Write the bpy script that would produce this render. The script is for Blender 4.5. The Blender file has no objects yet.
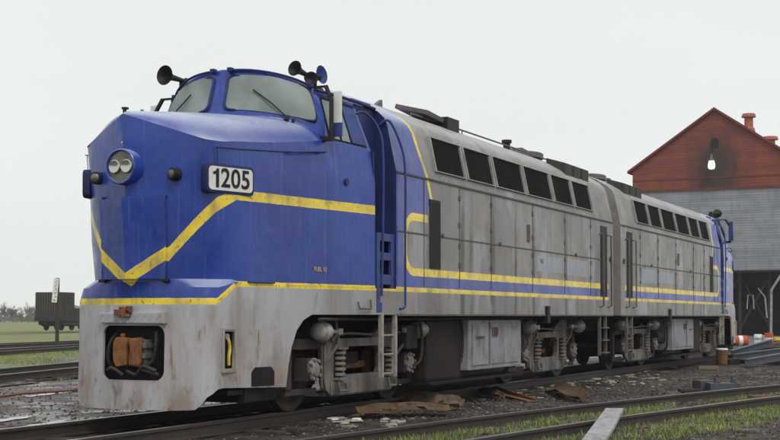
import bpy, bmesh, math, random
from mathutils import Vector, Matrix, noise
random.seed(7)
R = math.radians
scene = bpy.context.scene
C = scene.collection

# ---------------------------------------------------------------- camera
CAM = Vector((-11.393, -9.221, 1.22)); YAW = 0.4330; PIT = 0.0362; FPX = 1338.5
cd = bpy.data.cameras.new('camera'); cam = bpy.data.objects.new('camera', cd); C.objects.link(cam)
cd.sensor_width = 36; cd.lens = FPX/780*36; cd.shift_y = (268.5-220)/780; cd.clip_end = 6000; cd.clip_start = .1
cam.location = CAM
cam.rotation_euler = (math.pi/2+PIT, 0, YAW-math.pi/2)
scene.camera = cam

# ---------------------------------------------------------------- sky, sun, exposure
SUN_EL, SUN_AZ = R(52), R(228)      # overcast, light from ahead and camera side
w = bpy.data.worlds.new('World'); scene.world = w; w.use_nodes = True
nt = w.node_tree; nt.nodes.clear()
out = nt.nodes.new('ShaderNodeOutputWorld'); bg = nt.nodes.new('ShaderNodeBackground'); bg.inputs[1].default_value = .104
sky = nt.nodes.new('ShaderNodeTexSky'); sky.sky_type = 'NISHITA'; sky.sun_disc = False
sky.sun_elevation = SUN_EL; sky.sun_rotation = math.pi/2-SUN_AZ
tcw = nt.nodes.new('ShaderNodeTexCoord'); mpw = nt.nodes.new('ShaderNodeMapping'); mpw.inputs['Scale'].default_value = (1, 1, 3.5)
nzw = nt.nodes.new('ShaderNodeTexNoise'); nzw.inputs['Scale'].default_value = 1.6; nzw.inputs['Detail'].default_value = 4
rpw = nt.nodes.new('ShaderNodeValToRGB')
rpw.color_ramp.elements[0].position = .3; rpw.color_ramp.elements[0].color = (8.35, 8.75, 8.65, 1)
rpw.color_ramp.elements[1].position = .75; rpw.color_ramp.elements[1].color = (9.5, 9.65, 9.35, 1)
mxw = nt.nodes.new('ShaderNodeMix'); mxw.data_type = 'RGBA'; mxw.inputs[0].default_value = .95
L = nt.links.new
L(tcw.outputs['Generated'], mpw.inputs[0]); L(mpw.outputs[0], nzw.inputs['Vector']); L(nzw.outputs[0], rpw.inputs[0])
L(sky.outputs[0], mxw.inputs[6]); L(rpw.outputs[0], mxw.inputs[7]); L(mxw.outputs[2], bg.inputs[0]); L(bg.outputs[0], out.inputs[0])
sd = bpy.data.lights.new('sun', 'SUN'); sd.energy = 1.6; sd.angle = R(22); sd.color = (1, .95, .87)
so = bpy.data.objects.new('sun', sd); C.objects.link(so)
sdir = Vector((math.cos(SUN_EL)*math.cos(SUN_AZ), math.cos(SUN_EL)*math.sin(SUN_AZ), math.sin(SUN_EL)))
so.rotation_euler = sdir.to_track_quat('Z', 'Y').to_euler()
scene.view_settings.view_transform = 'Standard'; scene.view_settings.look = 'None'
scene.view_settings.exposure = 0; scene.view_settings.gamma = 1; scene.view_settings.use_curve_mapping = False
scene.cycles.max_bounces = 6; scene.cycles.volume_bounces = 2; scene.cycles.use_denoising = True

# ---------------------------------------------------------------- node expression helper
class G:
    """builds a material's node tree with arithmetic on sockets"""
    def __init__(s, name):
        s.m = bpy.data.materials.new(name); s.m.use_nodes = True; s.t = s.m.node_tree; s.t.nodes.clear()
        s.o = s.t.nodes.new('ShaderNodeOutputMaterial'); s.b = s.t.nodes.new('ShaderNodeBsdfPrincipled')
        s.t.links.new(s.b.outputs[0], s.o.inputs[0])
    def put(s, v, sock):
        if isinstance(v, (int, float)): sock.default_value = v
        elif isinstance(v, tuple): sock.default_value = v if len(v) == len(sock.default_value) else (*v, 1)
        else: s.t.links.new(v, sock)
    def math(s, op, a, b=0, c=0, clamp=False):
        n = s.t.nodes.new('ShaderNodeMath'); n.operation = op; n.use_clamp = clamp
        s.put(a, n.inputs[0]); s.put(b, n.inputs[1]); s.put(c, n.inputs[2]); return n.outputs[0]
    def add(s, a, b): return s.math('ADD', a, b)
    def sub(s, a, b): return s.math('SUBTRACT', a, b)
    def mul(s, a, b): return s.math('MULTIPLY', a, b)
    def mx(s, a, b): return s.math('MAXIMUM', a, b)
    def mn(s, a, b): return s.math('MINIMUM', a, b)
    def ab(s, a): return s.math('ABSOLUTE', a)
    def lt(s, a, b): return s.math('LESS_THAN', a, b)
    def gt(s, a, b): return s.math('GREATER_THAN', a, b)
    def smooth(s, v, a, b, lo=0., hi=1.):
        n = s.t.nodes.new('ShaderNodeMapRange'); n.interpolation_type = 'SMOOTHSTEP'
        s.put(v, n.inputs[0]); n.inputs[1].default_value = a; n.inputs[2].default_value = b
        n.inputs[3].default_value = lo; n.inputs[4].default_value = hi; return n.outputs[0]
    def lin(s, v, a, b, lo=0., hi=1.):
        n = s.t.nodes.new('ShaderNodeMapRange'); s.put(v, n.inputs[0])
        n.inputs[1].default_value = a; n.inputs[2].default_value = b; n.inputs[3].default_value = lo; n.inputs[4].default_value = hi; return n.outputs[0]
    def xyz(s):
        tc = s.t.nodes.new('ShaderNodeTexCoord'); s.co = tc.outputs['Object']
        n = s.t.nodes.new('ShaderNodeSeparateXYZ'); s.t.links.new(s.co, n.inputs[0]); return n.outputs
    def noise(s, scale, detail=4, stretch=None, rough=.55, co=None):
        if co is None:
            if not hasattr(s, 'co'): s.xyz()
            co = s.co
        if stretch:
            mp = s.t.nodes.new('ShaderNodeMapping'); mp.inputs['Scale'].default_value = stretch; s.t.links.new(co, mp.inputs[0]); co = mp.outputs[0]
        n = s.t.nodes.new('ShaderNodeTexNoise'); n.inputs['Scale'].default_value = scale; n.inputs['Detail'].default_value = detail
        n.inputs['Roughness'].default_value = rough; s.t.links.new(co, n.inputs['Vector']); return n.outputs[0]
    def mix(s, f, a, b, mode='MIX'):
        n = s.t.nodes.new('ShaderNodeMix'); n.data_type = 'RGBA'; n.blend_type = mode
        s.put(f, n.inputs[0]); s.put(a, n.inputs[6]); s.put(b, n.inputs[7]); return n.outputs[2]
    def bump(s, h, strength=.3, dist=.02):
        n = s.t.nodes.new('ShaderNodeBump'); n.inputs['Strength'].default_value = strength; n.inputs['Distance'].default_value = dist
        s.put(h, n.inputs['Height']); s.t.links.new(n.outputs[0], s.b.inputs['Normal'])
    def done(s, col, rough=.6, metal=0., coat=0., spec=None):
        s.put(col, s.b.inputs['Base Color']); s.put(rough, s.b.inputs['Roughness']); s.put(metal, s.b.inputs['Metallic'])
        if coat: s.b.inputs['Coat Weight'].default_value = coat; s.b.inputs['Coat Roughness'].default_value = .12
        if spec is not None: s.b.inputs['Specular IOR Level'].default_value = spec
        return s.m

def grimy(name, base, dirt, scale=3., amt=.6, rough=.7, metal=0., streak=True, bump=.15, lo=.42, hi=.7, spec=None):
    g = G(name); g.xyz()
    n1 = g.noise(scale, 6); n2 = g.noise(scale*3.1, 4, (1, 1, .18) if streak else None)
    f = g.mul(g.smooth(g.add(g.mul(n1, .55), g.mul(n2, .45)), lo, hi), amt)
    col = g.mix(f, base, dirt)
    col = g.mix(g.mul(g.noise(scale*9, 3), .25), col, tuple(c*.6 for c in base))
    g.bump(g.noise(scale*14, 4), bump, .01)
    return g.done(col, rough, metal, spec=(.25 if spec is None and metal == 0 else spec))

M = {}
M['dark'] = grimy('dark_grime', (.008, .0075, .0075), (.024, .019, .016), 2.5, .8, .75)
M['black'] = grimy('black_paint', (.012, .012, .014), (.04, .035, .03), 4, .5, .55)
M['frame'] = grimy('truck_frame_paint', (.23, .198, .178), (.06, .042, .034), 2.6, .85, .75, lo=.38, hi=.62)
M['steel'] = grimy('weathered_steel', (.14, .13, .125), (.06, .042, .034), 4, .7, .6)
M['silver'] = grimy('silver_paint', (.40, .385, .34), (.09, .07, .052), 5, .8, .45, .2)
M['rust'] = grimy('rust', (.23, .10, .05), (.07, .035, .022), 7, .8, .85, streak=False, bump=.5)
M['rustorange'] = grimy('orange_rust', (.26, .11, .035), (.07, .035, .02), 8, .85, .85, streak=False, bump=.5)
M['rustpale'] = grimy('pale_rust', (.17, .12, .085), (.045, .03, .022), 7, 1.0, .85, streak=False, bump=.5)
M['rail'] = grimy('rail_steel_side', (.055, .040, .034), (.022, .017, .015), 6, .6, .6)
M['railtop'] = grimy('rail_head_steel', (.42, .41, .40), (.16, .11, .08), 8, .6, .3, .7, streak=False, bump=.05)
M['sleeper'] = grimy('old_sleeper_wood', (.06, .05, .045), (.04, .032, .026), 6, .8, .9, streak=False, bump=.6)
M['wood'] = grimy('weathered_timber', (.42, .40, .37), (.17, .14, .11), 8, .7, .85, streak=False, bump=.5)
M['white'] = grimy('white_enamel', (.74, .75, .72), (.45, .43, .38), 6, .45, .35)
M['bluepart'] = grimy('blue_fittings', (.030, .060, .22), (.02, .028, .075), 3, .7, .4)
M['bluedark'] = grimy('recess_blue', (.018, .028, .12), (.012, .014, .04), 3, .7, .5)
M['glassdark'] = grimy('grille_mesh', (.018, .019, .018), (.05, .045, .038), 5, .7, .6)
M['batt'] = grimy('battery_box_paint', (.28, .28, .315), (.12, .085, .065), 3, .75, .65, lo=.45, hi=.66)
M['redbarrel'] = grimy('red_orange_paint', (.50, .075, .035), (.12, .04, .03), 3, .85, .6)
M['yellowp'] = grimy('yellow_paint', (.72, .56, .045), (.40, .30, .07), 3, .5, .5)
M['woodtan'] = grimy('tan_timber', (.21, .15, .10), (.14, .09, .06), 7, .7, .85, streak=False, bump=.5)
M['drumrust'] = grimy('drum_rust', (.17, .09, .035), (.07, .04, .025), 5, .8, .8)
M['lampglass'] = None

def glass_mat():
    g = G('cab_window_glass'); g.xyz()
    n = g.noise(1.8, 3); col = g.mix(g.smooth(n, .35, .7), (.15, .19, .185), (.24, .28, .275))  # sky seen in the panes is put into this opaque grey-green colour
    return g.done(col, .42, spec=.35)
M['glass'] = glass_mat()
def lens_mat():
    g = G('headlight_lens'); g.xyz(); return g.done((.50, .51, .47), .2, .9)
M['lens'] = lens_mat()
M['reflector'] = grimy('reflector_tin', (.17, .17, .145), (.06, .06, .05), 9, .7, .35, .5)

# ---- the livery: paint bands follow object coordinates (metres from the coupler face, height over rail)
Z2 = 1.607
def paint_mat():
    g = G('locomotive_livery'); x, y, z = g.xyz(); ya = g.ab(y)
    z0_ = z; z = g.add(z, g.mul(g.sub(g.noise(9, 4), .5), .014))
    h2 = g.lin(x, 1.74, 2.08, 1.40, Z2)
    band2 = g.lin(x, 1.74, 2.08, .038, .033)
    yel2 = g.lt(g.ab(g.sub(z, h2)), band2)
    below = g.lt(z, h2)
    # bracket: outline of a rounded box open towards the rear
    r = .30
    qx = g.sub(g.sub(5.76+r, x), 0)                 # >0 left of the inner edge
    qz = g.sub(g.ab(g.sub(z, 2.255)), .395-r)
    ox = g.mx(qx, 0); oz = g.mx(qz, 0)
    sd_ = g.sub(g.math('SQRT', g.add(g.mul(ox, ox), g.mul(oz, oz))), r)
    yb = g.mul(g.lt(g.ab(sd_), .056), g.mx(g.lt(z, 2.3), g.lt(x, 6.56)))
    yb = g.mul(yb, g.gt(x, 5.5))
    inside = g.mul(g.lt(sd_, 0), g.gt(x, 5.5))
    # nose stripe
    zc = g.add(g.add(1.65, g.mul(g.mn(ya, .46), .66)), g.mul(g.mx(g.sub(ya, .46), 0), 1.30))
    zc = g.mn(zc, g.add(2.655, 0))
    wn = g.lin(ya, .9, 1.0, .078, .060)
    yn = g.mul(g.lt(g.ab(g.sub(z, zc)), wn), g.lt(x, 4.9))
    # diagonal divider
    xd = g.add(g.sub(6.57, g.mul(g.mx(g.sub(z, 3.2), 0), .36)), g.mul(g.mx(g.sub(3.2, z), 0), g.mul(g.gt(z, 2.84), .5)))
    yd = g.mul(g.lt(g.ab(g.sub(x, xd)), .045), g.mul(g.gt(z, 2.86), g.lt(z, 4.14)))
    yellow = g.mul(g.mx(g.mx(yel2, yb), g.mx(yn, yd)), g.lt(x, 16.3))
    grey = g.mx(below, g.mul(g.gt(x, xd), g.gt(z, 1.90)))
    grey = g.mx(grey, g.gt(x, 16.3)); grey = g.mx(grey, g.mul(inside, g.mul(g.gt(z, 1.9), g.lt(z, 2.60))))
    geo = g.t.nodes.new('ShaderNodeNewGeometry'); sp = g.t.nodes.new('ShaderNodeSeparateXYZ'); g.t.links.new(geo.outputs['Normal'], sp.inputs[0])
    # weathering
    big = g.noise(.8, 5); med = g.noise(3.2, 6); stk = g.noise(2.2, 5, (2.6, 2.6, .16)); fine = g.noise(14, 4)
    streak = g.smooth(g.add(g.mul(stk, .7), g.mul(med, .3)), .50, .66)
    gcol = g.mix(g.smooth(big, .35, .65), (.17, .165, .168), (.265, .258, .26))
    gcol = g.mix(g.mul(g.smooth(med, .45, .7), .45), gcol, (.16, .125, .105))
    gcol = g.mix(g.mul(streak, .42), gcol, (.10, .082, .070))
    stk2 = g.noise(5.5, 4, (2.2, 2.2, .07)); gcol = g.mix(g.mul(g.smooth(stk2, .63, .70), .55), gcol, (.06, .045, .04))
    lightp = g.mul(g.smooth(g.noise(1.1, 3, (1, 1, .5)), .56, .66), .5); gcol = g.mix(lightp, gcol, (.38, .40, .42))
    # oil run-down below the seams
    rundn = g.mul(g.mul(g.smooth(g.noise(1.6, 4, (2.4, .2, .10)), .52, .62), g.lin(z, 2.42, 1.9, 1., .1)), g.lt(z, 2.43))
    gcol = g.mix(g.mul(rundn, .42), gcol, (.085, .07, .065))
    sx = g.add(x, g.mul(g.sub(g.noise(3, 3, (.2, .2, 1)), .5), .10)); st = None
    for xc_, w_ in ((7.92, .07), (8.30, .05), (9.27, .09), (11.36, .05), (13.28, .06), (10.4, .04)):
        q = g.smooth(g.ab(g.sub(sx, xc_)), w_*.4, w_*2.2, 1., 0.); st = q if st is None else g.mx(st, q)
    st = g.mul(g.mul(st, g.smooth(g.noise(2.2, 4, (1, 1, .4)), .30, .5)), g.lin(z, 3.2, 2.5, .35, 1.)); gcol = g.mix(g.mul(g.mul(st, g.lt(z, 3.22)), .9), gcol, (.055, .045, .045))
    # patched rectangles where lettering was painted over
    def rect(x0, x1, z0, z1):
        return g.mul(g.mul(g.gt(x, x0), g.lt(x, x1)), g.mul(g.gt(z, z0), g.lt(z, z1)))
    patch = g.mx(rect(11.55, 13.05, 2.05, 2.33), rect(13.35, 14.75, 2.02, 2.34))
    gcol = g.mix(g.mul(patch, .7), gcol, (.27, .32, .39))
    gcol = g.mix(g.mul(g.smooth(sp.outputs[2], .5, .95), .55), gcol, (.36, .37, .40))  # upward grey faces lightened to carry the sky's reflection in the colour
    dirty_low = g.mul(g.lin(z, 1.35, .15, .05, 1.), g.smooth(g.noise(2.6, 8, (1, 1, .3), .65), .33, .66))
    pil = g.mul(g.smooth(x, 2.9, 5.2, 1., 0.), below)
    gcol = g.mix(g.mul(pil, .85), gcol, g.mix(g.smooth(g.noise(1.7, 6, (1.6, 1.6, .35)), .46, .70), (.43, .43, .465), (.27, .24, .225)))
    rst = g.mul(g.smooth(g.noise(5.5, 8, (1.3, 1.3, .28)), .61, .72), g.mul(pil, .85)); gcol = g.mix(rst, gcol, (.17, .095, .05))
    gcol = g.mix(g.mul(dirty_low, .85), gcol, (.22, .145, .095))
    gcol = g.mix(g.mul(g.mul(pil, g.smooth(g.noise(7, 6, (1.2, 1.2, .5), .7), .52, .68)), g.lin(z, 1.2, .2, .15, .7)), gcol, (.13, .075, .045))
    bcol = g.mix(g.smooth(big, .35, .68), (.010, .034, .245), (.019, .055, .33))
    bcol = g.mix(g.mul(streak, .45), bcol, (.022, .035, .12))
    bcol = g.mix(g.mul(g.smooth(fine, .50, .78), .14), bcol, (.07, .12, .38))
    # sky reflection put into the blue on upper faces of hood, shelf and roof
    sky_sheen = g.mul(g.smooth(sp.outputs[2], .38, .97), g.lin(med, .3, .7, .6, .95))
    bcol = g.mix(sky_sheen, bcol, (.42, .47, .60))
    stk3 = g.noise(9, 3, (2.2, 2.2, .08)); bcol = g.mix(g.mul(g.smooth(stk3, .52, .74), .30), bcol, (.09, .15, .44))
    ycol = g.mix(g.smooth(med, .40, .72), (.84, .64, .04), (.60, .45, .09))
    ycol = g.mix(g.mul(g.smooth(g.noise(26, 4), .60, .68), .7), ycol, (.16, .14, .10)); ycol = g.mix(g.mul(streak, .55), ycol, (.22, .17, .08))
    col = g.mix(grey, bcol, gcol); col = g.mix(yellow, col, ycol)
    rough = g.add(g.mul(grey, .22), g.lin(med, .3, .7, .24, .42))
    g.bump(g.add(g.add(g.mul(g.noise(1.4, 2), 1.0), g.mul(g.noise(3.2, 3, (1, 1, .7)), .45)), g.mul(fine, .05)), .42, .05)
    return g.done(col, rough, coat=.15)
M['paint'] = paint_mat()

# ---------------------------------------------------------------- geometry helpers
class MB:
    def __init__(s): s.v = []; s.f = []; s.m = []; s.s = []
    def face(s, idx, m=0): s.f.append(tuple(idx)); s.m.append(m)
    def pts(s, ps):
        b = len(s.v); s.v.extend([tuple(p) for p in ps]); return b
    def poly(s, ps, m=0): b = s.pts(ps); s.face(range(b, b+len(ps)), m)
    def box(s, x0, x1, y0, y1, z0, z1, m=0, mat=None):
        ps = [Vector(p) for p in ((x0,y0,z0),(x1,y0,z0),(x1,y1,z0),(x0,y1,z0),(x0,y0,z1),(x1,y0,z1),(x1,y1,z1),(x0,y1,z1))]
        if mat: ps = [mat@p for p in ps]
        b = s.pts(ps)
        for q in ((3,2,1,0),(4,5,6,7),(0,1,5,4),(1,2,6,5),(2,3,7,6),(3,0,4,7)): s.face([b+i for i in q], m)
        return s
    def prism(s, pl, fa, fb, m=0):
        """pl 2D polygon; fa/fb map a 2D point to each end"""
        n = len(pl); a = s.pts([fa(*p) for p in pl]); b = s.pts([fb(*p) for p in pl])
        s.face(range(a, a+n), m); s.face(range(b+n-1, b-1, -1), m)
        for i in range(n): j = (i+1) % n; s.face((a+j, a+i, b+i, b+j), m)
        return s
    def ext_y(s, pl, y0, y1, m=0): return s.prism(pl, lambda x, z: (x, y0, z), lambda x, z: (x, y1, z), m)
    def ext_x(s, pl, x0, x1, m=0): return s.prism(pl, lambda y, z: (x0, y, z), lambda y, z: (x1, y, z), m)
    def rev(s, p0, p1, prof, n=16, m=0, cap=True):
        """prof: list of (t along axis in metres, radius)"""
        p0 = Vector(p0); ax = (Vector(p1)-p0).normalized(); u = ax.orthogonal().normalized(); w_ = ax.cross(u)
        rings = []
        for t, r in prof:
            rings.append(s.pts([p0+ax*t+(u*math.cos(2*math.pi*k/n)+w_*math.sin(2*math.pi*k/n))*r for k in range(n)]))
        for a, b in zip(rings, rings[1:]):
            for k in range(n): j = (k+1) % n; s.face((a+k, a+j, b+j, b+k), m)
        if cap: s.face([rings[0]+k for k in range(n-1, -1, -1)], m); s.face([rings[-1]+k for k in range(n)], m)
        return s
    def cyl(s, p0, p1, r0, r1=None, n=14, m=0):
        l = (Vector(p1)-Vector(p0)).length; return s.rev(p0, p1, [(0, r0), (l, r0 if r1 is None else r1)], n, m)
    def tube(s, ps, r, n=8, m=0):
        ps = [Vector(p) for p in ps]; rings = []; u = None
        for i, p in enumerate(ps):
            d = (ps[min(i+1, len(ps)-1)]-ps[max(i-1, 0)]).normalized()
            u = d.orthogonal().normalized() if u is None else (u-d*u.dot(d)).normalized()
            w_ = d.cross(u); rings.append(s.pts([p+(u*math.cos(2*math.pi*k/n)+w_*math.sin(2*math.pi*k/n))*r for k in range(n)]))
        for a, b in zip(rings, rings[1:]):
            for k in range(n): j = (k+1) % n; s.face((a+k, a+j, b+j, b+k), m)
        s.face([rings[0]+k for k in range(n-1, -1, -1)], m); s.face([rings[-1]+k for k in range(n)], m)
        return s
    def grid(s, P, m=0, skip=None, flip=False):
        """P[row][col] points"""
        nr, nc = len(P), len(P[0]); b = s.pts([p for r in P for p in r])
        for i in range(nr-1):
            for j in range(nc-1):
                if skip and skip(i, j): continue
                q = [b+i*nc+j, b+i*nc+j+1, b+(i+1)*nc+j+1, b+(i+1)*nc+j]
                s.face(q[::-1] if flip else q, m)
        return s
    def mirror_y(s):
        n = len(s.v); s.v += [(x, -y, z) for x, y, z in s.v]
        fs = list(zip(s.f, s.m))
        for f, m in fs: s.face([i+n for i in f[::-1]], m)
        return s
    def build(s, name, mats, parent=None, smooth=35, bevel=0, weld=True, loc=None, solid=0):
        me = bpy.data.meshes.new(name); me.from_pydata(s.v, [], s.f)
        if not isinstance(mats, (list, tuple)): mats = [mats]
        for m in mats: me.materials.append(m)
        me.polygons.foreach_set('material_index', s.m); me.update()
        bm = bmesh.new(); bm.from_mesh(me)
        if weld: bmesh.ops.remove_doubles(bm, verts=bm.verts, dist=.0004); bmesh.ops.dissolve_degenerate(bm, dist=.0002, edges=bm.edges)
        bmesh.ops.recalc_face_normals(bm, faces=bm.faces)
        if bevel:
            es = [e for e in bm.edges if len(e.link_faces) == 2 and e.calc_face_angle(0) > R(40)]
            bmesh.ops.bevel(bm, geom=es, offset=bevel, segments=2, affect='EDGES', profile=.6, clamp_overlap=True)
        if smooth:
            for f in bm.faces: f.smooth = True
            for e in bm.edges:
                if len(e.link_faces) != 2 or e.calc_face_angle(0) > R(smooth): e.smooth = False
        bm.to_mesh(me); bm.free()
        o = bpy.data.objects.new(name, me); C.objects.link(o)
        if parent: o.parent = parent
        if loc is not None: o.location = loc
        if solid:
            md = o.modifiers.new('thickness', 'SOLIDIFY'); md.thickness = solid; md.offset = -1
        return o

def tag(o, label=None, cat=None, group=None, kind=None):
    if label: o['label'] = label
    if cat: o['category'] = cat
    if group: o['group'] = group
    if kind: o['kind'] = kind
    return o
def empty(name, loc=(0, 0, 0), rz=0, **k):
    o = bpy.data.objects.new(name, None); C.objects.link(o); o.location = loc; o.rotation_euler = (0, 0, rz); o.empty_display_size = .3
    return tag(o, **k)
def lerp(a, b, t): return a+(b-a)*t
def interp(tab, x):
    if x <= tab[0][0]: return tab[0][1]
    for (a, va), (b, vb) in zip(tab, tab[1:]):
        if x <= b: t = (x-a)/(b-a); return lerp(va, vb, t) if not isinstance(va, tuple) else tuple(lerp(p, q, t) for p, q in zip(va, vb))
    return tab[-1][1]
def cr(pts, n):
    """Catmull-Rom through points, n samples per span"""
    pts = [Vector(p) for p in pts]; o = []
    for i in range(len(pts)-1):
        p0, p1, p2, p3 = pts[max(i-1, 0)], pts[i], pts[i+1], pts[min(i+2, len(pts)-1)]
        for k in range(n):
            t = k/n; o.append(.5*((2*p1)+(p2-p0)*t+(2*p0-5*p1+4*p2-p3)*t*t+(3*p1-p0-3*p2+p3)*t**3))
    o.append(pts[-1]); return o

# ================================================================= LOCOMOTIVE
LJ = 16.959                      # middle between the two units
PROF = [(1.53, 1.25), (1.53, 3.24), (1.39, 3.90), (1.345, 4.0), (1.24, 4.10), (1.0, 4.245), (.7, 4.38), (.35, 4.47), (0, 4.50)]
def side_y(x): return interp([(1.6, .90), (2.1, 1.0), (4.83, 1.5), (5.45, 1.53), (20, 1.53)], x)

def coons(bot, top, left, right, bulge=None):
    """bot,top: lists over a (same n); left,right lists over b (same n)"""
    na, nb = len(bot), len(left); Pq = []
    for j in range(nb):
        b = j/(nb-1); row = []
        for i in range(na):
            a = i/(na-1)
            p = bot[i]*(1-b)+top[i]*b+left[j]*(1-a)+right[j]*a-(bot[0]*(1-a)*(1-b)+bot[-1]*a*(1-b)+top[0]*(1-a)*b+top[-1]*a*b)
            if bulge: p = p+bulge(a, b)
            row.append(p)
        Pq.append(row)
    return Pq

def make_unit(root, number=True):
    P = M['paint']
    # ---------------- nose
    zs = [1.62, 2.13, 2.6, 3.05, 3.27]
    Xc = list(zip(zs, [1.36, 1.33, 1.29, 1.25, 1.22])); Xf = list(zip(zs, [1.53, 1.575, 1.60, 1.635, 1.66])); Yf = list(zip(zs, [.49, .60, .69, .80, .84]))
    X1 = list(zip(zs, [1.80, 1.80, 1.83, 1.86, 1.90])); Y1 = list(zip(zs, [.80, .86, .91, .93, .935]))
    def ztop(c): return interp([(0, 3.56), (1, 3.465), (2, 3.367), (3, 3.27), (4, 3.265), (5, 3.29), (6, 3.34), (7, 3.43), (8, 3.50), (9, 3.46)], c)
    def col(c, z):
        zz = min(z, 3.27); xc, xf, yf, x1, y1 = interp(Xc, zz), interp(Xf, zz), interp(Yf, zz), interp(X1, zz), interp(Y1, zz)
        over = max(0, z-3.27)
        if c <= 3: t = c/3; return (lerp(xc, xf, t)+over*.02-.012*math.sin(math.pi*t), yf*t)
        if c == 4: return (x1, y1)
        X = {5: 2.1, 6: 2.7, 7: 3.4, 8: 3.85, 9: 4.83}[c]; Y = side_y(X)
        if z > 3.0: Y -= (z-3.0)*.10+max(0, z-3.3)*.1
        return (X, Y)
    def colf(c, z):
        a = int(min(c, 8)); t = c-a; p, q = col(a, z), col(min(a+1, 9), z); return (lerp(p[0], q[0], t), lerp(p[1], q[1], t))
    cols = [0, .5, 1, 1.5, 2, 2.5, 2.8, 3, 3.2, 3.5, 4, 4.5, 5, 5.5, 6, 7, 8, 9]
    rows = [i/16 for i in range(17)]
    Pg = []
    for t in rows:
        r = []
        for c in cols:
            z = 1.62+t*(ztop(c)-1.62); X, Y = colf(c, z)
            if 2.7 < c < 3.3: X += .018*(1-abs(c-3)/.3)
            r.append((X, -Y, z))
        Pg.append(r)
    nb = MB(); nb.grid(Pg)
    # hood
    V = Vector
    edge = [V((*(lambda q: (q[0], -q[1]))(colf(c, ztop(c))), ztop(c))) for c in [i*3/24 for i in range(25)]]
    outer = [V((*(lambda q: (q[0], -q[1]))(colf(c, ztop(c))), ztop(c))) for c in [3+i*5/16 for i in range(17)]]
    base = cr([(3.16, 0, 3.77), (3.27, -.42, 3.775), (3.47, -.82, 3.73), (3.68, -1.1, 3.64), tuple(outer[-1])], 6)
    ctr = cr([tuple(edge[0]), (1.32, 0, 3.60), (1.7, 0, 3.655), (2.3, 0, 3.71), (3.16, 0, 3.77)], 4)
    hood = coons(edge, base, ctr, outer, lambda a, b: V((0, 0, .045*math.sin(math.pi*a)*math.sin(math.pi*b)**.6 if 0 < a < 1 and 0 < b < 1 else 0)))
    nb.grid(hood)
    # windshield wall
    pil = cr([tuple(outer[-1]), (3.85, -1.24, 3.78), (3.87, -1.16, 4.0), (3.90, -1.06, 4.17)], 5)
    cpost = cr([(3.16, 0, 3.77), (3.24, 0, 4.0), (3.32, 0, 4.25), (3.37, 0, 4.43)], 5)
    brow = cr([(3.37, 0, 4.43), (3.45, -.36, 4.415), (3.58, -.66, 4.36), (3.75, -.90, 4.275), (3.90, -1.06, 4.17)], 6)
    nb.grid(coons(base, brow, cpost, pil))
    W = coons(base, brow, cpost, pil)
    # roof from the brow back
    prof5 = cr([(5.45, 0, 4.5), (5.45, -.35, 4.47), (5.45, -.7, 4.38), (5.45, -1.0, 4.245), (5.45, -1.24, 4.10)], 6)
    rc = [V((lerp(3.37, 5.45, t), 0, lerp(4.43, 4.5, t)+.05*math.sin(math.pi*t*.9)*(1-t))) for t in [i/6 for i in range(7)]]
    ro = [V((lerp(3.90, 5.45, t), lerp(-1.06, -1.24, t), lerp(4.17, 4.10, t))) for t in [i/6 for i in range(7)]]
    nb.grid(coons(brow, prof5, rc, ro))
    # cab upper side, above the belt
    def belt(t): return V((lerp(outer[-1].x, 4.83, t), lerp(outer[-1].y, -1.435, t), lerp(outer[-1].z, 3.46, t)))
    ups = []
    for k in range(5):
        s_ = k/4; a_ = belt(0).lerp(V((3.90, -1.06, 4.17)), s_); c_ = V((4.83, -1.435, 3.46)).lerp(V((4.83, -1.165, 4.13)), s_)
        ups.append([a_.lerp(c_, t/4) for t in range(5)])
    nb.grid(ups)
    nb.mirror_y()
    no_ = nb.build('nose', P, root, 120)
    bm = bmesh.new(); bm.from_mesh(no_.data)
    es = [e for e in bm.edges if len(e.link_faces) == 2 and e.calc_face_angle(0) > R(38) and all(v_.co.z > 3.2 and v_.co.x < 1.75 for v_ in e.verts) and max(abs(v_.co.y) for v_ in e.verts) > .01]
    bmesh.ops.bevel(bm, geom=es, offset=.045, segments=3, affect='EDGES', profile=.5, clamp_overlap=True)
    for f in bm.faces: f.smooth = True
    bm.to_mesh(no_.data); bm.free()
    for e in no_.data.edges:
        p, q = (no_.data.vertices[k].co for k in e.vertices)
        if abs(p.y) < 1e-4 and abs(q.y) < 1e-4 and max(p.x, q.x) < 1.5 and max(p.z, q.z) < 3.5: e.use_edge_sharp = True
    # nose base shelf + pilot
    def plan_b(c, z):      # pilot outline lerped bottom -> top
        t = (z-.15)/1.25
        tb = [(1.40, 0), (1.425, .25), (1.45, .43), (1.52, .72), (1.57, .86), (1.66, .95), (1.82, .985), (2.05, 1.0), (2.25, 1.02), (2.6, 1.085), (3.0, 1.165)]
        tt = [(1.44, 0), (1.455, .25), (1.475, .43), (1.56, .76), (1.63, .90), (1.74, .965), (1.86, .985), (2.05, 1.005), (2.25, 1.03), (2.6, 1.093), (3.0, 1.168)]
        a = int(min(c, 9)); f = c-a
        A = (lerp(tb[a][0], tt[a][0], t), lerp(tb[a][1], tt[a][1], t)); B = (lerp(tb[a+1][0], tt[a+1][0], t), lerp(tb[a+1][1], tt[a+1][1], t))
        return lerp(A[0], B[0], f), lerp(A[1], B[1], f)
    zl = lambda X: interp([(1.5, .15), (1.58, .16), (1.66, .30), (1.80, .40), (3.0, .36), (3.04, .60), (3.1, .84), (3.2, 1.05), (3.33, 1.18), (3.5, 1.25)], X)
    ht = lambda X: interp([(1.74, 1.40), (2.08, Z2)], X)
    pb = MB(); rowz = [.15, .30, .49, .62, 1.05, 1.12, 1.25, 1.32, None]
    cols2 = [0, 1, 2, 2.5, 3, 3.5, 4, 4.5, 5, 5.5, 6, 7, 8, 9, 10]
    G1 = []
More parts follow.
